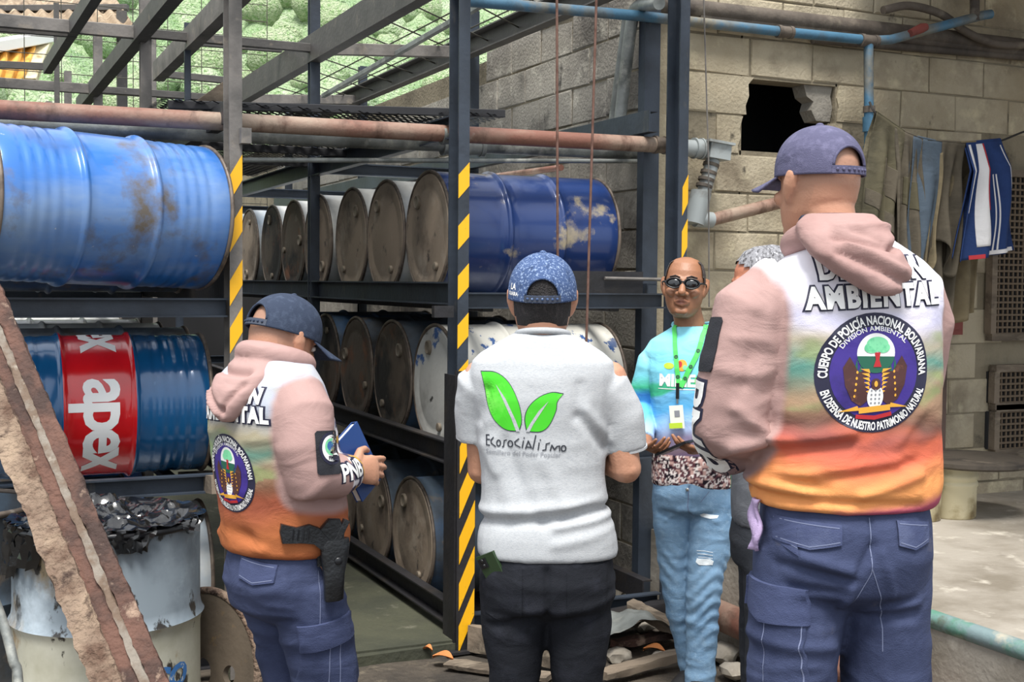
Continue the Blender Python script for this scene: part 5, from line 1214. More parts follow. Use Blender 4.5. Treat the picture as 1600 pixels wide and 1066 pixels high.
def jacket_col(z0, z1, cx, slv, sgn=1, dull=0):
    C = {k: np.array(lin(h)) for k, h in dict(w='#e9e6ee', lav='#c6c4dc', bei='#bdb39e', gr='#8f9f6c', teal='#5f9488', tan='#a98d72', pur='#5d4450', cor='#cf6a50', org='#e69a5e', mag='#a84f66', pink='#a88a85', br='#7d5a4c').items()}
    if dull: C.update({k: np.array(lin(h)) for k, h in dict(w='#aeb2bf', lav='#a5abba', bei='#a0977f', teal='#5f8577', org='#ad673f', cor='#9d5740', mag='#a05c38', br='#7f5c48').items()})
    def fn(co, no):
        n1 = fbm(co * (5, 5, 9), 4) - .5; n2 = fbm(co * (9, 9, 26) + 7, 3) - .5; t_ = (co[:, 2] - z0) / (z1 - z0) + n1 * .24 + (co[:, 0] - cx) * .12 * np.sin(co[:, 2] * 23)
        xs = [-.2, 0, .035, .10, .20, .27, .34, .42, .52, .62, .72, .86, 1.2]; cs = ['mag', 'mag', 'org', 'org', 'cor', 'cor', 'br', 'tan', 'teal', 'bei', 'lav', 'w', 'w']
        c = np.stack([np.interp(t_, xs, [C[k][i] for k in cs]) for i in range(3)], 1)
        g = np.clip((n2 - .02) * 7, 0, 1)[:, None] * ((t_ > .38) & (t_ < .68))[:, None]; c = c * (1 - g * .7) + C['gr'] * g * .7
        dk = np.clip((.5 - np.abs(t_ - .29) * 6), 0, 1) * np.clip((n1 + .03) * 8 - sgn * (co[:, 0] - cx) * 4, 0, 1); c = c * (1 - dk[:, None]) + C['pur'] * dk[:, None]
        gb = np.clip((n2 + .02) * 6, 0, 1) * np.clip(1 - np.abs(t_ - .8) * 6, 0, 1); c = c * (1 - .45 * gb[:, None]) + C['bei'] * .45 * gb[:, None]
        for pts, rad in slv:   # dusty pink sleeves
            pts = [np.array(p) for p in pts]; d = np.full(len(co), 9.)
            for a, b in zip(pts[:-1], pts[1:]):
                ab = b - a; tt = np.clip(((co - a) @ ab) / (ab @ ab), 0, 1); d = np.minimum(d, np.linalg.norm(co - a - tt[:, None] * ab, axis=1))
            s_ = np.sign(pts[-1][0]); k = np.clip((rad - d) * 60, 0, 1) * np.clip((s_ * (co[:, 0] - cx) - rad_in) * 60, 0, 1)
            low = (np.clip((pts[1][2] - .19 + n1 * .15 - co[:, 2]) / .07, 0, 1) * (0 if dull else 1))[:, None]; pk = C['pink'] * (1 - low) + np.array(lin('#6d6775')) * low; c = c * (1 - k[:, None]) + pk * k[:, None]
        return c
    rad_in = .135
    return fn
def hood(parent, neck, back, pts, rad, name='hood', amp=.004, crs=()):
    """neck: centre of the collar, pts: (x, y, z, rx, ry) rows of the pouch hanging behind"""
    mb = MB(); rings = []
    for x, y, z, rx, ry in pts: rings.append(ring_e((x, y, z), rx, ry, 2.2, 28))
    mb.loft(rings)
    nx, ny, nz = neck
    P = [Vector((nx + (rad + .012) * math.cos(a), ny + rad * math.sin(a), nz + .022 * math.sin(a) * -1 - .010)) for a in [2 * math.pi * i / 36 for i in range(37)]]
    mb.tube(P, .030, 14, cap=False)
    me = remesh(mb, .0065, 4); displace(me, lambda co, no: (ridge(co * (9, 9, 11) + 2) - .5) * amp + sum((am * crease(co, a, b, w_) for a, b, w_, am in crs), 0) * (no[:, 1] < .3))
    return link(name, me, m_pink, parent, 180)

# tall policeman at right
loc = onD(1318, 790, 2.66); loc.z = .1
t, MP = person('tall policeman with faded purple cap and printed hooded jacket seen from behind at right', tuple(loc), R(17))
Lr = lambda px, py: ((px - 1322 - 45) / 704, 1.5 - (py - 447) / 761)
tr = [(1.035, .188, .142, 0, .0), (1.05, .197, .150, 0, 0), (1.09, .200, .152, 0, 0), (1.2, .196, .150, 0, 0), (1.3, .198, .150, 0, -.005), (1.4, .198, .148, -.005, -.008), (1.47, .198, .135, -.006, -.01), (1.515, .190, .115, 0, -.012), (1.55, .15, .098, 0, -.012), (1.58, .105, .084, 0, -.012), (1.60, .075, .075, 0, -.01)]
sR = [([(.13, 0, 1.485), (.165, .02, 1.42), (.172, .05, 1.3), (.176, .08, 1.2), (.13, .2, 1.17), (.07, .30, 1.16)], [.075, .078, .070, .068, .06, .05])]
sL = [([(-.13, 0, 1.485), (-.205, -.005, 1.43), (-.235, -.01, 1.32), (-.245, .0, 1.21), (-.225, .10, 1.165), (-.16, .27, 1.16)], [.085, .092, .086, .082, .072, .05])]
def rfold(co, no):
    f = 0
    for a, c, w_, am in (((1180, 700), (1330, 672), 11, .012), ((1190, 715), (1330, 690), 9, -.010), ((1230, 745), (1400, 720), 10, .010), ((1190, 735), (1300, 760), 9, -.008), ((1300, 742), (1430, 720), 9, -.009), ((1160, 775), (1440, 788), 8, -.012), ((1180, 752), (1280, 768), 9, .009), ((1350, 770), (1440, 740), 9, .009), ((1205, 500), (1190, 600), 12, -.008), ((1240, 400), (1215, 520), 14, .006), ((1400, 690), (1440, 640), 9, .006), ((1180, 640), (1240, 690), 10, .008)):
        f = f + am * crease(co, Lr(*a), Lr(*c), w_ / 740)
    s_ = np.clip((-.17 - co[:, 0]) / .03, 0, 1); f = f * (no[:, 1] < .4)
    return f + s_ * (ridge(co * (8, 8, 17) + 1) - .5) * .012
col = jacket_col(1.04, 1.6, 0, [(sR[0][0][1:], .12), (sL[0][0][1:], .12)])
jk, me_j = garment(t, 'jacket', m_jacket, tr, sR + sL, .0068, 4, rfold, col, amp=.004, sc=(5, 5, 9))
bv = bvh_of(me_j)
pouch = [(.03, -.185, 1.475, .02, .02), (.025, -.182, 1.49, .045, .032), (.01, -.168, 1.52, .078, .048), (-.01, -.145, 1.555, .10, .058), (-.018, -.11, 1.59, .105, .064), (-.018, -.075, 1.62, .095, .06), (-.01, -.055, 1.64, .075, .05)]
hd = pouch = [(q[0] - .035, q[1], q[2] + .006, q[3] * .94, q[4]) for q in pouch]
hd = hood(t, (-.035, -.01, 1.602), 0, pouch, .073, crs=[((-.10, 1.565), (.04, 1.50), .009, -.014), ((-.10, 1.595), (.02, 1.575), .008, -.014), ((.02, 1.575), (.085, 1.60), .008, -.014), ((.03, 1.49), (.06, 1.56), .008, .010), ((-.09, 1.615), (.07, 1.622), .007, .008), ((-.08, 1.58), (.03, 1.53), .008, .010), ((-.06, 1.61), (.0, 1.59), .006, -.008)])
emblem('back_emblem', jk, bv, ((1363 - 1367) / 704, -.15, 1.5 - (580 - 447) / 761), (1, 0, .03), (0, 0, 1), .120, .121)
back_words(jk, bv, (.002, -.15, 1.5 - (462 - 447) / 761), (1, 0, .03), (0, 0, 1), .275)
# sleeve patch and sleeve letters
pt_ = patch('sleeve_patch', m_velcro, jk, bv, (-.31, -.02, 1.375), (.35, -.94, 0), (.18, .05, 1), [(-.024, -.05), (-.018, -.058), (.03, -.058), (.036, -.05), (.036, .05), (.030, .058), (-.018, .058), (-.024, .05)], .003)
fl = Flat(); fl.text('PNB', .12, (0, 0), 0, 0, bold=.010); fl.text('PNB', .12, (0, 0), 1, 3, bold=.003)
fl.project('sleeve_lettering', [m_inkdark, m_white_print], jk, bv, (-.335, .075, 1.20), (-.1, .15, -1), (.55, -.9, -.1), .0012, .0006, .01)
Hm = HM((-.060, .030, 1.712), R(19), R(2)); J = dict(head=Hm, neck=(-.035, -.01, 1.57), core=scale_rows([r for r in tr if 1.06 < r[0] < 1.52], .8),
    arms=[((-.17, 0, 1.45), (-.235, .0, 1.2), (-.13, .31, 1.16), ((.8, .5, .05), (.2, -.3, .8), -1, (.4, .45, .5, .5))), ((.14, .01, 1.45), (.17, .08, 1.2), (.05, .33, 1.16), ((-.8, .5, .1), (-.2, -.3, .8), 1, (.4, .45, .5, .5)))],
    legs=[([(-.09, 0, 1.0), (-.1, 0, .55), (-.1, -.01, .1)], [.09, .055, .045]), ([(.09, 0, 1.0), (.11, 0, .55), (.11, -.01, .1)], [.09, .055, .045])], hs=.96)
body(t, J, skin_fn(Hm, True, SKIN, .32))
cap_geo(t, Hm, m_capblue, tilt=R(-1), hgt=.112, strap_mt=m_capblue, z0=.018, s=.955, brim_len=.075)
mb = MB(); pts = [Vector((-.04 + .062 * math.cos(a), -.012 + .062 * math.sin(a), 1.637)) for a in [2 * math.pi * i / 40 for i in range(41)]]; mb.tube(pts, .012, 8, cap=False); mb.build('inner_collar', m_capnavy, jk, 180)
pel = [(.80, .03, .03, 0, 0), (.86, .172, .128, 0, -.005), (.93, .184, .140, 0, -.012), (1.0, .182, .136, 0, -.008), (1.06, .175, .124, 0, 0), (1.1, .165, .115, 0, 0)]
lg = [([(-.09, 0, .94), (-.098, 0, .78), (-.108, .005, .62), (-.112, .01, .5), (-.112, 0, .3), (-.112, 0, .06)], [.104, .100, .092, .082, .077, .074]), ([(.09, 0, .94), (.096, 0, .78), (.106, .005, .62), (.112, .01, .5), (.112, 0, .3), (.112, 0, .06)], [.104, .100, .092, .082, .077, .074])]
Lp = lambda px, py: ((px - 1345) / 704, 1.5 - (py - 447) / 761)
def pf(co, no):
    f = 0
    for a, c, w_, am in (((1345, 800), (1345, 850), 4, -.006), ((1345, 850), (1320, 900), 6, -.010), ((1250, 870), (1320, 890), 9, .009), ((1230, 885), (1320, 905), 8, -.009), ((1240, 920), (1310, 925), 8, -.006), ((1360, 960), (1430, 950), 10, .009), ((1360, 975), (1430, 965), 9, -.009), ((1200, 1010), (1310, 1020), 10, .008), ((1360, 860), (1385, 930), 6, .006), ((1320, 900), (1316, 945), 7, .012)): f = f + am * crease(co, Lp(*a), Lp(*c), w_ / 740)
    return f * (no[:, 1] < .4)
pn, me_p = trousers(t, 'cargo_trousers', m_navy, pel, lg, .0072, .006, 4, pf, 3)
bp = bvh_of(me_p)
def flap(cx, cz, w_, h, bv_, parent, o_y=-.15, u=(1, 0, 0), sag=.012, th=.005):
    o = patch('pocket_flap', m_navyflap, parent, bv_, (cx, o_y, cz), u, (0, 0, 1), [(-w_ / 2, h / 2), (w_ / 2, h / 2 - .01), (w_ / 2 - .002, -h / 2), (0, -h / 2 - sag), (-w_ / 2 + .002, -h / 2)], th)
    fl = Flat(); fl.stroke([(-w_ / 2 + .006, -h / 2 + .006), (0, -h / 2 - sag + .006), (w_ / 2 - .006, -h / 2 + .006)], .0022, 0); fl.stroke([(-w_ / 2 + .006, h / 2 - .006), (w_ / 2 - .006, h / 2 - .016)], .0018, 0)
    fl.project('stitching', m_stitch, o, bvh_of(o.data), (cx, o_y, cz), u, (0, 0, 1), .0008, 0, .012); return o
x, z = Lp(1258, 828); flap(x, z, .125, .05, bp, pn); x, z = Lp(1415, 830); flap(x, z, .085, .05, bp, pn)
# cargo pocket on the left thigh
u = Vector((.55, -.83, 0))
patch('cargo_pocket', m_navy, pn, bp, (-.19, -.06, .73), u, (0, 0, 1), [(-.07, .11), (.075, .11), (.075, -.11), (-.07, -.11)], .006)
patch('pocket_flap', m_navyflap, pn, bp, (-.19, -.06, .845), u, (0, 0, 1), [(-.09, .035), (.08, .03), (.08, -.045), (-.02, -.05), (-.095, -.02)], .011)
for xx in (-.005, .07): fl = Flat(); fl.stroke([(xx, .09), (xx, -.105)], .002, 0); fl.project('stitching', m_stitch, pn, bp, (-.19, -.06, .73), u, (0, 0, 1), .008, 0, .012)
fl = Flat(); fl.stroke([(0, .05), (0, -.06), (-.03, -.13)], .002, 0); fl.stroke([(0, -.05), (.05, -.16), (.055, -.24)], .002, 0); x, z = Lp(1345, 845); fl.project('stitching', m_stitch, pn, bp, (x, -.15, z), (1, 0, 0), (0, 0, 1), .001, 0, .012)
patch('pocket_flap', m_navyflap, pn, bp, (.22, -.04, .84), (-.3, -.9, 0), (0, 0, 1), [(-.05, .03), (.05, .03), (.05, -.03), (-.05, -.03)], .012)
mb = MB(); g = []
for i in range(15):
    for j in range(6): s_ = i / 14; g.append((-.194 - .005 * math.sin(s_ * 9 + j) - .0015 * j, -.03 + j * .006 + .006 * math.sin(s_ * 7), 1.05 - s_ * .11))
mb.add(g, [(i * 6 + j, i * 6 + j + 1, (i + 1) * 6 + j + 1, (i + 1) * 6 + j) for i in range(14) for j in range(5)]); o = mb.build('pocket_cloth', m_lav, pn, 180); sm = o.modifiers.new('s', 'SOLIDIFY'); sm.thickness = .008
shoes(t, [((-.112, .03), .15), ((.112, .03), -.15)])

# policeman at left with the book
t, MP = person('policeman in navy cap and printed hooded jacket looking down at a blue book', (.846, 3.30, 0), R(68))
tr = [(.875, .172, .140, 0, 0), (.885, .182, .150, 0, 0), (.93, .186, .153, 0, 0), (1.0, .184, .150, 0, -.01), (1.1, .184, .148, 0, -.025), (1.2, .188, .144, 0, -.04), (1.28, .188, .132, 0, -.05), (1.33, .172, .112, 0, -.05), (1.365, .140, .095, 0, -.045), (1.395, .1, .08, 0, -.035), (1.415, .072, .07, 0, -.03)]
sR = [([(.12, -.055, 1.31), (.165, -.06, 1.26), (.185, -.075, 1.17), (.195, -.065, 1.095), (.18, .03, 1.085), (.145, .105, 1.088)], [.075, .08, .074, .07, .06, .045])]
sL = [([(-.12, -.045, 1.31), (-.175, -.04, 1.25), (-.19, -.02, 1.15), (-.19, .03, 1.09), (-.13, .10, 1.08), (-.075, .14, 1.08)], [.075, .078, .072, .068, .058, .045])]
def lf(co, no):
    f = 0
    for a, c, w_, am in (((-.17, -.1, .96), (.05, -.15, .93), .02, -.010), ((-.15, -.1, .91), (.1, -.14, .90), .014, .010), ((.0, -.15, 1.02), (.18, .0, .95), .016, .008), ((.17, -.08, 1.14), (.2, .0, 1.06), .012, -.008), ((.1, -.12, 1.3), (.13, -.13, 1.15), .014, -.006), ((.13, .1, .95), (.18, -.02, 1.03), .016, -.010)): f = f + am * crease(co, a, c, w_)
    return f
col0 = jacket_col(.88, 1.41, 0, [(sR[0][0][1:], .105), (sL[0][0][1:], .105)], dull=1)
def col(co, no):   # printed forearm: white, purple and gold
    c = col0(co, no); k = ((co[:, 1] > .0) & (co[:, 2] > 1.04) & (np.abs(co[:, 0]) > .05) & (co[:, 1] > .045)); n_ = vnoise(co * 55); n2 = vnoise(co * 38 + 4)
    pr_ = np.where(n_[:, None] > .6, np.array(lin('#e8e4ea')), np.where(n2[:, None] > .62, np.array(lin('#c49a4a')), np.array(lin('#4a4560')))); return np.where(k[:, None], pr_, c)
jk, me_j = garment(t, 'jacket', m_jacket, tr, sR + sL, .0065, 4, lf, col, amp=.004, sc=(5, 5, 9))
bv = bvh_of(me_j)
pouch = [(.02, -.195, 1.235, .018, .016), (.015, -.192, 1.25, .04, .03), (.005, -.18, 1.28, .07, .045), (0, -.158, 1.315, .09, .055), (0, -.125, 1.35, .098, .06), (0, -.09, 1.38, .088, .058), (0, -.065, 1.405, .072, .05)]
hood(t, (0, -.03, 1.40), 0, pouch, .074, crs=[((-.08, 1.33), (.03, 1.26), .008, -.012), ((-.09, 1.365), (.06, 1.36), .008, -.018), ((.02, 1.25), (.07, 1.33), .008, -.012), ((-.06, 1.31), (.02, 1.25), .007, .010)])
emblem('back_emblem', jk, bv, (-.005, -.17, 1.095), (1, 0, -.03), (0, .12, 1), .098, .102)
back_words(jk, bv, (.012, -.18, 1.255), (1, 0, 0), (0, .1, 1), .25)
Hm = HM((-.01, .0, 1.437), R(0), R(-20)); J = dict(head=Hm, neck=(0, -.035, 1.35), core=scale_rows([r for r in tr if .92 < r[0] < 1.35], .8),
    arms=[((.15, -.06, 1.27), (.192, -.06, 1.095), (.138, .12, 1.09), ((-.08, .93, -.12), (-.9, -.24, -.18), 1, (.25, .32, .36, .42))), ((-.16, -.04, 1.27), (-.19, .03, 1.09), (-.06, .15, 1.07), ((.9, .33, -.08), (.1, -.2, .95), -1, (.3, .35, .4, .4)))],
    legs=[([(-.08, 0, .85), (-.076, .08, .48), (-.075, .07, .1)], [.085, .05, .04]), ([(.085, 0, .85), (.09, .05, .48), (.09, .05, .1)], [.085, .05, .04])], hs=.98)
b_, me_b = body(t, J, skin_fn(Hm, True, SKIN, .42))
for sx in (-1, 1):
    mb = MB(); mb.ell(Hm @ Vector((sx * .032, .080, .004)), (.012, .008, .008)); mb.build('eye', m_white_print, t, 180)
    mb = MB(); mb.tube([Hm @ Vector((sx * .018, .086, .022)), Hm @ Vector((sx * .046, .078, .024))], .0035, 8, True); mb.build('eyebrow', m_hair, t, 180)
cap_geo(t, Hm, m_capnavy, tilt=R(3), hgt=.112, z0=.014, brim_len=.085)
# shoulder patch with round badge
pp = patch('sleeve_patch', m_velcro, jk, bv, (.262, -.06, 1.165), (.55, .83, 0), (-.12, 0, 1), [(-.03, -.05), (-.024, -.056), (.03, -.056), (.036, -.05), (.036, .05), (.03, .056), (-.024, .056), (-.03, .05)], .003)
fl = Flat(); fl.disc((0, 0), .034, .042, 1, 0); fl.disc((0, 0), .027, .034, 2, 1); fl.disc((0, .004), .019, .022, 3, 2); fl.disc((-.004, .006), .009, .012, 4, 3); fl.disc((.006, -.004), .008, .01, 5, 3); fl.text('PNB', .012, (0, -.028), 0, 3, bold=.0004)
fl.project('round_badge', [m_inkdark, m_inkdark, m_white_print, m_ltgreen, m_bluetext, m_goldp], pp, bvh_of(pp.data), (.262, -.045, 1.175), (.55, .83, 0), (-.12, 0, 1), .001, .0005, .008)
fl = Flat(); fl.text('PNB', .062, (0, 0), 0, 0, bold=.006); fl.text('PNB', .062, (0, 0), 1, 3, bold=.002)
fl.project('sleeve_lettering', [m_inkdark, m_white_print], jk, bv, (.24, .052, 1.085), (-.25, 1, .05), (0, -.05, 1), .0012, .0006, .009)
pel = [(.66, .03, .03, 0, 0), (.72, .160, .125, 0, .0), (.79, .170, .138, 0, -.01), (.85, .168, .134, 0, -.006), (.91, .160, .12, 0, 0), (.94, .15, .11, 0, 0)]
lg = [([(-.08, 0, .8), (-.08, .045, .66), (-.078, .075, .52), (-.075, .085, .42), (-.075, .075, .25), (-.075, .07, .06)], [.098, .09, .080, .074, .072, .070]), ([(.085, 0, .8), (.09, .035, .66), (.095, .065, .52), (.095, .075, .42), (.095, .05, .25), (.095, .05, .06)], [.098, .096, .09, .08, .075, .073])]
pn, me_p = trousers(t, 'cargo_trousers', m_navy, pel, lg, .007, .006, 4, None, 8); bp = bvh_of(me_p)
flap(.06, .845, .12, .055, bp, pn, -.16)
u = Vector((.35, .94, 0)).normalized()
patch('cargo_pocket', m_navy, pn, bp, (.185, .02, .60), u, (0, 0, 1), [(-.08, .09), (.08, .09), (.08, -.10), (-.08, -.10)], .007)
patch('pocket_flap', m_navyflap, pn, bp, (.185, .02, .675), u, (.0, -.05, 1), [(-.095, .02), (.095, .045), (.098, -.02), (-.085, -.055)], .011)
fl = Flat(); fl.stroke([(-.01, .05), (-.01, -.095)], .002, 0); fl.stroke([(.02, .05), (.02, -.095)], .002, 0); fl.project('stitching', m_stitch, pn, bp, (.185, .02, .60), u, (0, 0, 1), .009, 0, .012)
fl = Flat(); fl.stroke([(0, .12), (.0, -.2)], .002, 0); fl.project('stitching', m_stitch, pn, bp, (.18, -.02, .72), u, (0, 0, 1), .001, 0, .012)
shoes(t, [((-.075, .1), .1), ((.095, .08), -.15)])
# book, holster, pistol
bk = thing('book', 'blue covered notebook held in the left policeman\'s hands', 'book'); Lx = Vector((-.05, -.45, .85)).normalized(); Sx = Vector((-.3, .85, .4)); Sx = (Sx - Lx * Sx.dot(Lx)).normalized(); Nx = Sx.cross(Lx)
bk.matrix_world = MP @ Matrix.Translation((.080, .185, 1.098)) @ Matrix((-Sx, Lx, -Nx)).transposed().to_4x4()
mb = MB(); mb.box((0, 0, -.010), (.125, .185, .004)); mb.box((0, 0, .008), (.125, .185, .003)); mb.box((-.062, 0, -.001), (.003, .185, .02)); mb.build('cover', m_bookblue, bk); mb = MB(); mb.box((.002, 0, -.001), (.118, .177, .015)); mb.build('pages', m_paper, bk)
mb = MB(); mb.tube([(.045, -.07, .013), (-.03, .06, .013)], .004, 10); pe = mb.build('pen', m_steel, None, 60); pe.matrix_world = bk.matrix_world @ Matrix.Translation((0, 0, .002)); tag(pe, 'thin pen lying across the open blue notebook', 'pen')
hq = (.207, -.005, .855)
ho = thing('holster', 'black leather holster on the left policeman\'s right hip', 'holster'); ho.matrix_world = MP @ Matrix.Translation(hq) @ Matrix.Rotation(R(62), 4, 'Z') @ Matrix.Rotation(R(-3), 4, 'Y') @ Matrix.Scale(.85, 4)
# in holster space: x along his forward, z up, y out to the left of x (towards the body is +y)
mb = MB()
rows = [(-.105, .024, .016), (-.10, .029, .019), (-.02, .033, .02), (.03, .042, .021), (.07, .045, .02), (.085, .04, .018)]
mb.loft([ring_e((.004 * i, 0, z), rx, ry, 3.5, 24) for i, (z, rx, ry) in enumerate(rows)]); mb.build('sheath', m_leather, ho, 50)
mb = MB(); mb.bar((.01, .0, .06), (.055, 0, .14), .018, .03, up=(0, 1, 0)); mb.build('retention_strap', m_leather, ho); mb = MB(); mb.ell((.02, -.022, .02), (.012, .005, .012)); mb.build('stud', m_steel if False else m_black, ho, 180)
mb = MB(); mb.box((0, .024, .05), (.075, .012, .10)); mb.build('belt_loop', m_leather, ho)
gu = thing('pistol', 'black pistol in the hip holster with its grip sticking out', 'pistol'); gu.matrix_world = MP @ Matrix.Translation(hq) @ Matrix.Rotation(R(62), 4, 'Z') @ Matrix.Rotation(R(-3), 4, 'Y') @ Matrix.Scale(.85, 4)
mb = MB(); gp = [(.0, .085), (-.03, .125), (-.06, .140), (-.10, .135), (-.145, .15), (-.15, .125), (-.145, .09), (-.09, .085), (-.05, .078), (-.02, .05)]
n_ = len(gp)
def slab_poly(mb, pts, y0, y1, c=.004):
    n_ = len(pts); cx = sum(p[0] for p in pts) / n_; cz = sum(p[1] for p in pts) / n_; sh = lambda p: (p[0] + (cx - p[0]) * c * 12, p[1] + (cz - p[1]) * c * 12)
    rows = [[Vector((sh(p)[0], y0, sh(p)[1])) for p in pts], [Vector((p[0], y0 + c, p[1])) for p in pts], [Vector((p[0], y1 - c, p[1])) for p in pts], [Vector((sh(p)[0], y1, sh(p)[1])) for p in pts]]; mb.loft(rows)
slab_poly(mb, gp, -.016, .016); mb.build('grip', m_gun, gu, 40)
mb = MB(); slab_poly(mb, [(-.03, .12), (.0, .15), (.035, .145), (.045, .1), (.04, .05), (-.015, .05)], -.013, .013); mb.build('slide', m_gun, gu, 40)
mb = MB(); [mb.tube([(x_, -.018, z_), (x_ + .006, -.018, z_ + .03)], .0022, 6) for x_, z_ in ((-.07, .095), (-.085, .095), (-.10, .098), (-.115, .1))]; mb.build('grip_ridges', m_black, gu, 60)

# ---- man in sunglasses and light blue jeans
t, MP = person('man in dark sunglasses, blue green sports shirt and ripped light jeans facing us', (2.642, 4.032, 0), R(223))
tr = [(.825, .158, .112, 0, 0), (.84, .165, .118, 0, 0), (.9, .164, .120, 0, .005), (1.0, .156, .118, 0, .01), (1.1, .158, .118, .002, .01), (1.2, .170, .118, .006, .005), (1.28, .182, .116, .012, 0), (1.34, .186, .105, .015, -.005), (1.38, .162, .092, .018, -.008), (1.412, .115, .076, .02, -.01), (1.438, .074, .066, .022, -.01)]
sR = [([(.125, 0, 1.335), (.168, 0, 1.29), (.192, .0, 1.2), (.21, -.005, 1.11), (.19, .09, 1.05), (.165, .17, 1.01)], [.053, .064, .06, .056, .048, .04])]
sL = [([(-.11, 0, 1.335), (-.16, 0, 1.29), (-.19, .0, 1.2), (-.205, .0, 1.11), (-.165, .09, 1.05), (-.115, .165, 1.01)], [.062, .066, .06, .056, .048, .04])]
def mcol(co, no):
    C = lambda h: np.array(lin(h)); n1 = fbm(co * (7, 7, 10), 3) - .5; z = co[:, 2] + n1 * .05 + co[:, 0] * .18
    xs = [.8, .965, .98, 1.03, 1.05, 1.08, 1.11, 1.13, 1.19, 1.2, 1.235, 1.25, 1.5]; cs = ['#6a5560', '#5f5068', '#6b5a66', '#8f86a6', '#a9bde0', '#9fc8ea', '#7fb6e2', '#5ba9d8', '#74b8e0', '#45b58a', '#49bd92', '#7fd0e8', '#93dcea']
    c = np.stack([np.interp(z, xs, [C(k)[i] for k in cs]) for i in range(3)], 1)
    crowd = ((co[:, 2] + n1 * .02) < .955) & (np.abs(co[:, 0]) < .2); q = co * (120, 120, 110); a = vnoise(np.floor(q) + .5); a2 = vnoise(np.floor(q * 1.7) + .3)
    cr = np.where(a[:, None] > .6, C('#c9a49c'), np.where(a2[:, None] > .6, C('#efe4e0'), np.where(a[:, None] > .45, C('#5f3a42'), C('#241c26')))); c = np.where(crowd[:, None], cr, c)
    sl = np.abs(co[:, 0] - .01) > .158; zz = co[:, 2] + n1 * .04
    xs2 = [.9, 1.03, 1.045, 1.07, 1.1, 1.17, 1.2, 1.25, 1.3]; cs2 = ['#35b36a', '#3cba72', '#5fc7a0', '#6fcdea', '#64bfe8', '#4a90d8', '#43b98a', '#7fd3e4', '#95dcec']
    c2 = np.stack([np.interp(zz, xs2, [C(k)[i] for k in cs2]) for i in range(3)], 1); c = np.where(sl[:, None], c2, c); return c
sh_, me_s = garment(t, 'sports_shirt', m_minec, tr, sR + sL, .0058, 4, None, mcol, amp=.004, sc=(7, 7, 8)); bs = bvh_of(me_s)
Hm = HM((.045, .025, 1.590), R(6), R(5), R(-3)); fh = lambda z: 0
J = dict(head=Hm, neck=(.025, -.012, 1.42), core=scale_rows([r for r in tr if .9 < r[0] < 1.36], .84),
    arms=[((.165, 0, 1.3), (.205, -.005, 1.11), (.155, .19, 1.0), ((-.45, .75, -.1), (-.35, -.1, .8), 1, (.32, .42, .5, .55))), ((-.15, 0, 1.3), (-.2, 0, 1.11), (-.105, .185, 1.0), ((.75, .6, -.1), (.25, -.2, .8), -1, (.38, .45, .5, .55)))],
    legs=[([(.085, 0, .8), (.068, -.02, .48), (.01, -.08, .08)], [.08, .045, .035]), ([(-.085, 0, .8), (-.045, .03, .46), (-.035, .02, .08)], [.08, .045, .035])], hs=1.0)
b_, me_b = body(t, J, skin_fn(Hm, False, np.array(lin('#98694d'))), .6, .0036)
hair_cap(t, Hm, 1.0, -.02, mat('cropped greying hair', '#3a3331', .8, 0, [('#6b625e', 120, .5, .7)], (260, .6)), ring=lambda c: (c.y < .042 - .2 * max(0, c.z - .06) and c.z < .096 and not (abs(c.x) > .06 and c.z < .012 and c.y > -.03) and not (abs(c.x) < .05 and c.y > .0)), thick=.0035)
for sx in (-1, 1):
    mb = MB(); mb.ell(Hm @ Vector((sx * .032, .080, .004)), (.012, .008, .008)); mb.build('eye', m_white_print, t, 180)
    mb = MB(); mb.tube([Hm @ Vector((sx * .014, .095, .026)), Hm @ Vector((sx * .03, .094, .032)), Hm @ Vector((sx * .05, .080, .028))], .003, 8, True); mb.build('eyebrow', m_hair, t, 180)
fl = Flat()
bb = bvh_of(me_b); Rm = Hm.to_3x3()
mb = MB(); pts = [Vector((.072 * math.cos(a) + .022, -.010 + .066 * math.sin(a), 1.436 + .010 * math.cos(2 * a) - .016 * math.sin(a))) for a in [2 * math.pi * i / 40 for i in range(41)]]; mb.tube(pts, .007, 8, cap=False); mb.build('collar', m_minec, sh_, 180)
paint(sh_.children[0].data, lambda co, no: np.tile(np.array(lin('#8fd6e8')), (len(co), 1)))
uu, vv = Vector((-1, 0, 0)), Vector((0, 0, 1))
fl = Flat(); fl.text('MINE', .062, (-.018, 0), 0, 1, bold=.0026, space=.98); fl.text('C', .062, (.072, 0), 1, 1, bold=.0034); fl.disc((-.05, .075), .02, .012, 3, 0); fl.disc((.0, .078), .02, .022, 2, 0); fl.disc((-.008, .082), .009, .012, 4, 1); fl.disc((.012, .07), .008, .01, 5, 1); fl.stroke([(-.09, -.012), (.09, -.012)], .003, 0, 0)
fl.project('shirt_print', [m_white_print, m_green, m_goldp, m_lime, m_redp, m_ltgreen], sh_, bs, (.035, .13, 1.215), uu, vv, .0012, .0006, .01)
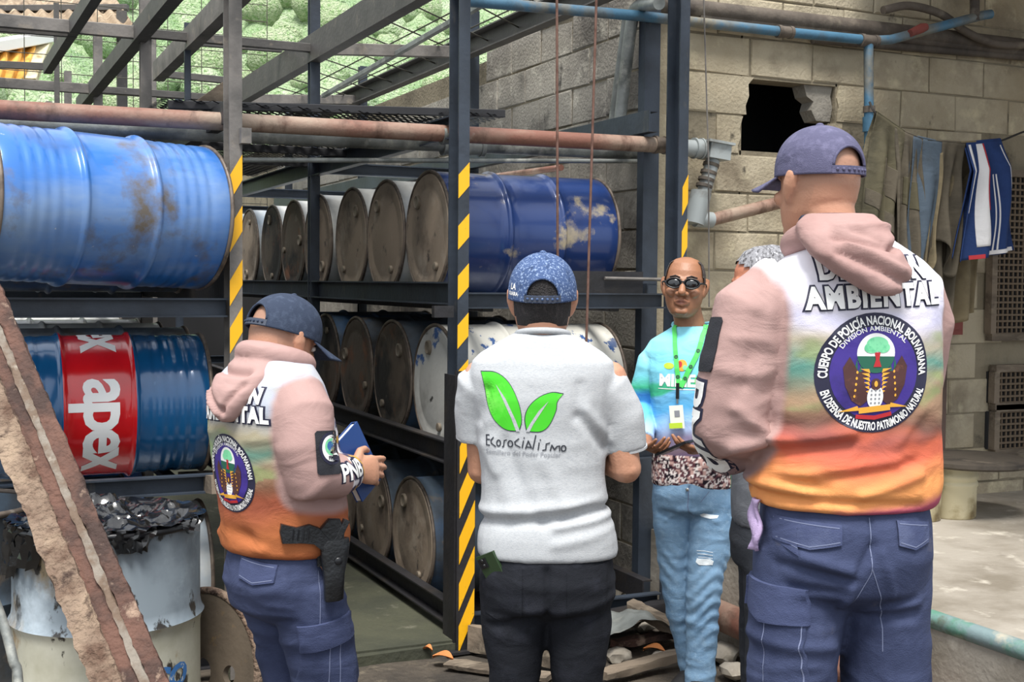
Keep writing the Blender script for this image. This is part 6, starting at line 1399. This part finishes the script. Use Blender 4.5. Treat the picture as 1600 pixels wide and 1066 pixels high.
# jeans
pel = [(.69, .03, .03, 0, 0), (.74, .150, .115, 0, 0), (.80, .160, .122, 0, 0), (.86, .155, .115, 0, 0), (.9, .145, .105, 0, 0)]
lg = [([(.075, 0, .80), (.075, -.005, .66), (.07, -.015, .5), (.058, -.03, .36), (.03, -.06, .2), (.008, -.085, .07)], [.088, .083, .067, .058, .052, .05]), ([(-.082, 0, .80), (-.075, .012, .66), (-.055, .03, .5), (-.045, .03, .38), (-.04, .02, .22), (-.035, .015, .055)], [.09, .086, .072, .064, .060, .058])]
def jf(co, no):
    lo = np.clip((.62 - co[:, 2]) / .1, 0, 1) * np.clip((co[:, 2] - .16) / .1, 0, 1); s_ = np.sin(co[:, 2] * 115 + 6 * np.sin(co[:, 0] * 25 + co[:, 1] * 12)); f = lo * .0022 * s_ * vnoise(co * 14) * 1.6
    for a, c, w_, am in (((.0, .76), (.09, .70), .012, .006), ((.0, .74), (-.1, .71), .012, .006), ((.0, .83), (.0, .72), .008, -.006), ((.04, .69), (.12, .72), .01, -.005)): f = f + am * crease(co, a, c, w_) * (no[:, 1] > -.2)
    return f
pn, me_p = trousers(t, 'jeans', m_jean, pel, lg, .006, .0045, 4, jf, 4); bp = bvh_of(me_p)
for (x, z), out in (((-.075, .725), [(-.035, .004), (-.02, .010), (.0, .006), (.035, .004), (.03, -.006), (.004, -.009), (-.03, -.004)]), ((-.06, .55), [(-.03, .010), (.02, .012), (.034, .004), (.03, -.01), (-.02, -.014), (-.034, -.004)])):
    patch('ripped_patch', m_fray, pn, bp, (x, .14, z), uu, vv, out, .0015, .0004)
for k in range(5): fl = Flat(); fl.stroke([(-.03 + .003 * k, .02 - .012 * k), (.0, .022 - .012 * k), (.03, .018 - .012 * k)], .0022, 0); fl.project('frayed_thread', m_fray, pn, bp, (-.06, .14, .57), uu, vv, .002, 0, .01)
mb = MB(); mb.ell((.005, .125, .825), (.007, .004, .007)); mb.build('fly_button', m_steel, pn, 180)
fl = Flat(); fl.stroke([(0, .05), (-.004, -.03), (.006, -.07)], .0025, 0); fl.stroke([(.075, .03), (.045, -.01), (.04, .02)][:2], .002, 0); fl.project('stitching', m_stitch, pn, bp, (0, .14, .79), uu, vv, .001, 0, .01)
shoes(t, [((.012, -.07), -.3), ((-.035, .03), .1)])
# sunglasses
sg = thing('sunglasses', 'black oval sunglasses worn by the man in the sports shirt', 'sunglasses'); sg.matrix_world = MP @ Hm @ Matrix.Translation((0, .1, .002))
for sx in (-1, 1):
    mb = MB(); G = [(0, 0, 0)]
    n_ = 28; rows = []
    for k in (1.0, .6, .05):
        rows.append([Vector((sx * .034 + k * .029 * math.cos(a), .006 - .30 * (abs(sx * .034 + k * .029 * math.cos(a))) ** 1.6 + .004 * (1 - k), .001 + k * .0185 * math.sin(a) * (1 - .12 * sx * math.cos(a)))) for a in [2 * math.pi * j / n_ for j in range(n_)]])
    mb.loft([rows[0], rows[1], rows[2]]); mb.build('lens', m_lens, sg, 180)
    P = rows[0] + [rows[0][0]]; mb = MB(); mb.tube(P, .0032, 8, cap=False); mb.build('frame', m_black, sg, 180)
    mb = MB(); mb.tube([(sx * .063, -.001, .004), (sx * .074, -.016, .006), (sx * .083, -.06, .006), (sx * .083, -.105, -.002)], [.004, .0038, .003, .003], 8); mb.build('temple', m_black, sg, 180)
mb = MB(); mb.tube([(-.009, .006, .006), (0, .009, .008), (.009, .006, .006)], .0028, 8); mb.build('bridge', m_black, sg, 180)
# lanyard with card, hung on the shirt
la = thing('lanyard', 'bright green lanyard with a hanging white identity card', 'lanyard'); la.matrix_world = MP
def ribbon(pts, wd, name, mt):
    pl = []
    for p in pts:
        h = bs.find_nearest(Vector(p)); pl.append((h[0] + h[1] * .004, h[1]))
    mb = MB(); rows = []
    for i, (p, nn) in enumerate(pl):
        d = (pl[min(i + 1, len(pl) - 1)][0] - pl[max(i - 1, 0)][0]).normalized(); s_ = d.cross(nn).normalized() * wd / 2; rows.append([p - s_, p + s_, p + s_ + nn * .002, p - s_ + nn * .002])
    mb.loft(rows); return mb.build(name, mt, la)
def lerps(a, b, n): return [tuple(np.array(a) * (1 - i / n) + np.array(b) * i / n) for i in range(n + 1)]
r1 = ribbon(lerps((.078, .02, 1.45), (.058, .12, 1.32), 5) + lerps((.055, .13, 1.30), (.042, .14, 1.215), 5), .017, 'strap', m_lan); r2 = ribbon(lerps((-.04, -.0, 1.45), (-.028, .1, 1.36), 5) + lerps((-.018, .13, 1.33), (.036, .14, 1.215), 6), .019, 'strap', m_lan)
for (x, z) in ((.058, 1.325), (.048, 1.25), (-.024, 1.35), (.0, 1.29), (.02, 1.245)):
    fl = Flat(); [fl.disc((.0055 * math.cos(a), .0055 * math.sin(a)), .0022, .0022, 0, 0, n=8) for a in np.linspace(0, 5.5, 8)]; fl.disc((0, 0), .002, .002, 0, 0, n=8); fl.project('gear_mark', m_inkdark, r1 if x > .04 else r2, bs, (x, .15, z), uu, vv, .0072, 0, .01)
h = bs.find_nearest(Vector((.046, .14, 1.14))); ck = h[0] + h[1] * .012
mb = MB(); mb.bar((ck.x, ck.y, 1.228), (ck.x, ck.y, 1.168), .012, .008, up=(0, 1, 0)); mb.build('clip', m_black, la); mb = MB(); mb.tube([(ck.x, ck.y, 1.168), (ck.x, ck.y, 1.15)], .004, 8); mb.build('hook', m_steel, la)
mb = MB(); mb.box((ck.x - .0, ck.y + .006, 1.10), (.052, .004, .088), Matrix.Rotation(.10, 3, 'Y')); cd_ = mb.build('card', m_card, la)
mb = MB(); mb.box((ck.x + .003, ck.y + .0088, 1.068), (.050, .001, .020), Matrix.Rotation(.10, 3, 'Y')); mb.build('card_band', m_lime, cd_); mb = MB(); mb.box((ck.x - .001, ck.y + .0088, 1.113), (.02, .001, .024), Matrix.Rotation(.10, 3, 'Y')); mb.build('card_photo', m_greyp, cd_)
# phone held in both hands and wrist watch
ph = thing('mobile_phone', 'black phone held between the hands of the man in sunglasses', 'phone'); ph.matrix_world = MP @ Matrix.Translation((.028, .265, 1.0)) @ Matrix.Rotation(R(70), 4, 'Z') @ Matrix.Rotation(R(25), 4, 'X')
mb = MB(); mb.bar((0, -.07, 0), (0, .07, 0), .07, .009); mb.build('case', m_black, ph); mb = MB(); mb.box((0, 0, .005), (.062, .128, .001)); mb.build('screen', m_lens, ph)
wt = thing('wrist_watch', 'steel wrist watch on the left wrist of the man in sunglasses', 'watch'); w0 = Vector((-.105, .185, 1.0)); e0 = Vector((-.2, 0, 1.11)); dd = (w0 - e0).normalized(); wt.matrix_world = MP @ Matrix.Translation(w0 - dd * .02)
mb = MB(); mb.tube([-dd * .011, dd * .011], .032, 24, side=(0, 0, 1)); mb.build('band', m_steel, wt, 50); mb = MB(); s_ = dd.cross(Vector((0, 0, 1))).normalized(); q = (Vector((0, 0, 1)) * .6 - s_ * -.7).normalized(); mb.tube([q * .028, q * .04], .018, 20); mb.build('dial', m_goldp, wt, 50)

# ---- grey haired man hidden behind the tall policeman
loc = onD(1212, 400, 3.75); loc.z = 0
t, MP = person('grey haired man mostly hidden behind the tall policeman, forehead showing', (loc.x, loc.y, 0), R(300))
tr = [(.88, .165, .115, 0, 0), (.95, .168, .12, 0, 0), (1.1, .160, .118, 0, 0), (1.25, .175, .12, 0, 0), (1.36, .178, .108, 0, 0), (1.41, .145, .09, 0, 0), (1.445, .1, .075, 0, 0), (1.465, .072, .066, 0, 0)]
sl_ = [([(s * .13, 0, 1.37), (s * .18, 0, 1.28), (s * .19, 0, 1.18), (s * .19, -.02, 1.1), (s * .13, -.10, .98), (s * .06, -.16, .93)], [.065, .066, .06, .056, .05, .044]) for s in (-1, 1)]
garment(t, 'shirt', cloth('plain grey work shirt', '#6d7076'), tr, sl_, .008, 4, amp=.004)
Hm = HM((0, .03, 1.60), R(8), R(-8)); J = dict(head=Hm, neck=(0, -.01, 1.45), core=scale_rows([r for r in tr if .9 < r[0] < 1.4], .84),
    arms=[((s * .16, 0, 1.34), (s * .19, -.02, 1.1), (s * .05, -.165, .925), ((-.8 * s, -.2, -.4), (0, -1, 0), -s, (.25, .3, .35, .35))) for s in (-1, 1)],
    legs=[([(s * .085, 0, .85), (s * .09, .01, .48), (s * .09, 0, .08)], [.085, .05, .04]) for s in (-1, 1)])
body(t, J, skin_fn(Hm, False, np.array(lin('#b9775a'))), .5, .0048)
hair_cap(t, Hm, 1.0, -.04, mat('short grey hair', '#828286', .8, 0, [('#3f3e41', 110, .48, .6, (1, 1, .3)), ('#bdbdc2', 150, .56, .68, (1, 1, .3))], (200, .25, (1, 1, .4), .003)), .02, .005)
for sx in (-1, 1):
    mb = MB(); mb.ell(Hm @ Vector((sx * .032, .080, .004)), (.012, .008, .008)); mb.build('eye', m_white_print, t, 180)
trousers(t, 'trousers', cloth('dark work trousers', '#34373d'), [(.70, .03, .03, 0, 0), (.76, .16, .118, 0, 0), (.83, .166, .124, 0, 0), (.92, .155, .11, 0, 0)], [([(s * .08, 0, .82), (s * .088, 0, .6), (s * .09, .01, .45), (s * .09, 0, .07)], [.092, .082, .068, .06]) for s in (-1, 1)], .008, .004)
shoes(t, [((.09, .02), -.1), ((-.09, .02), .1)])
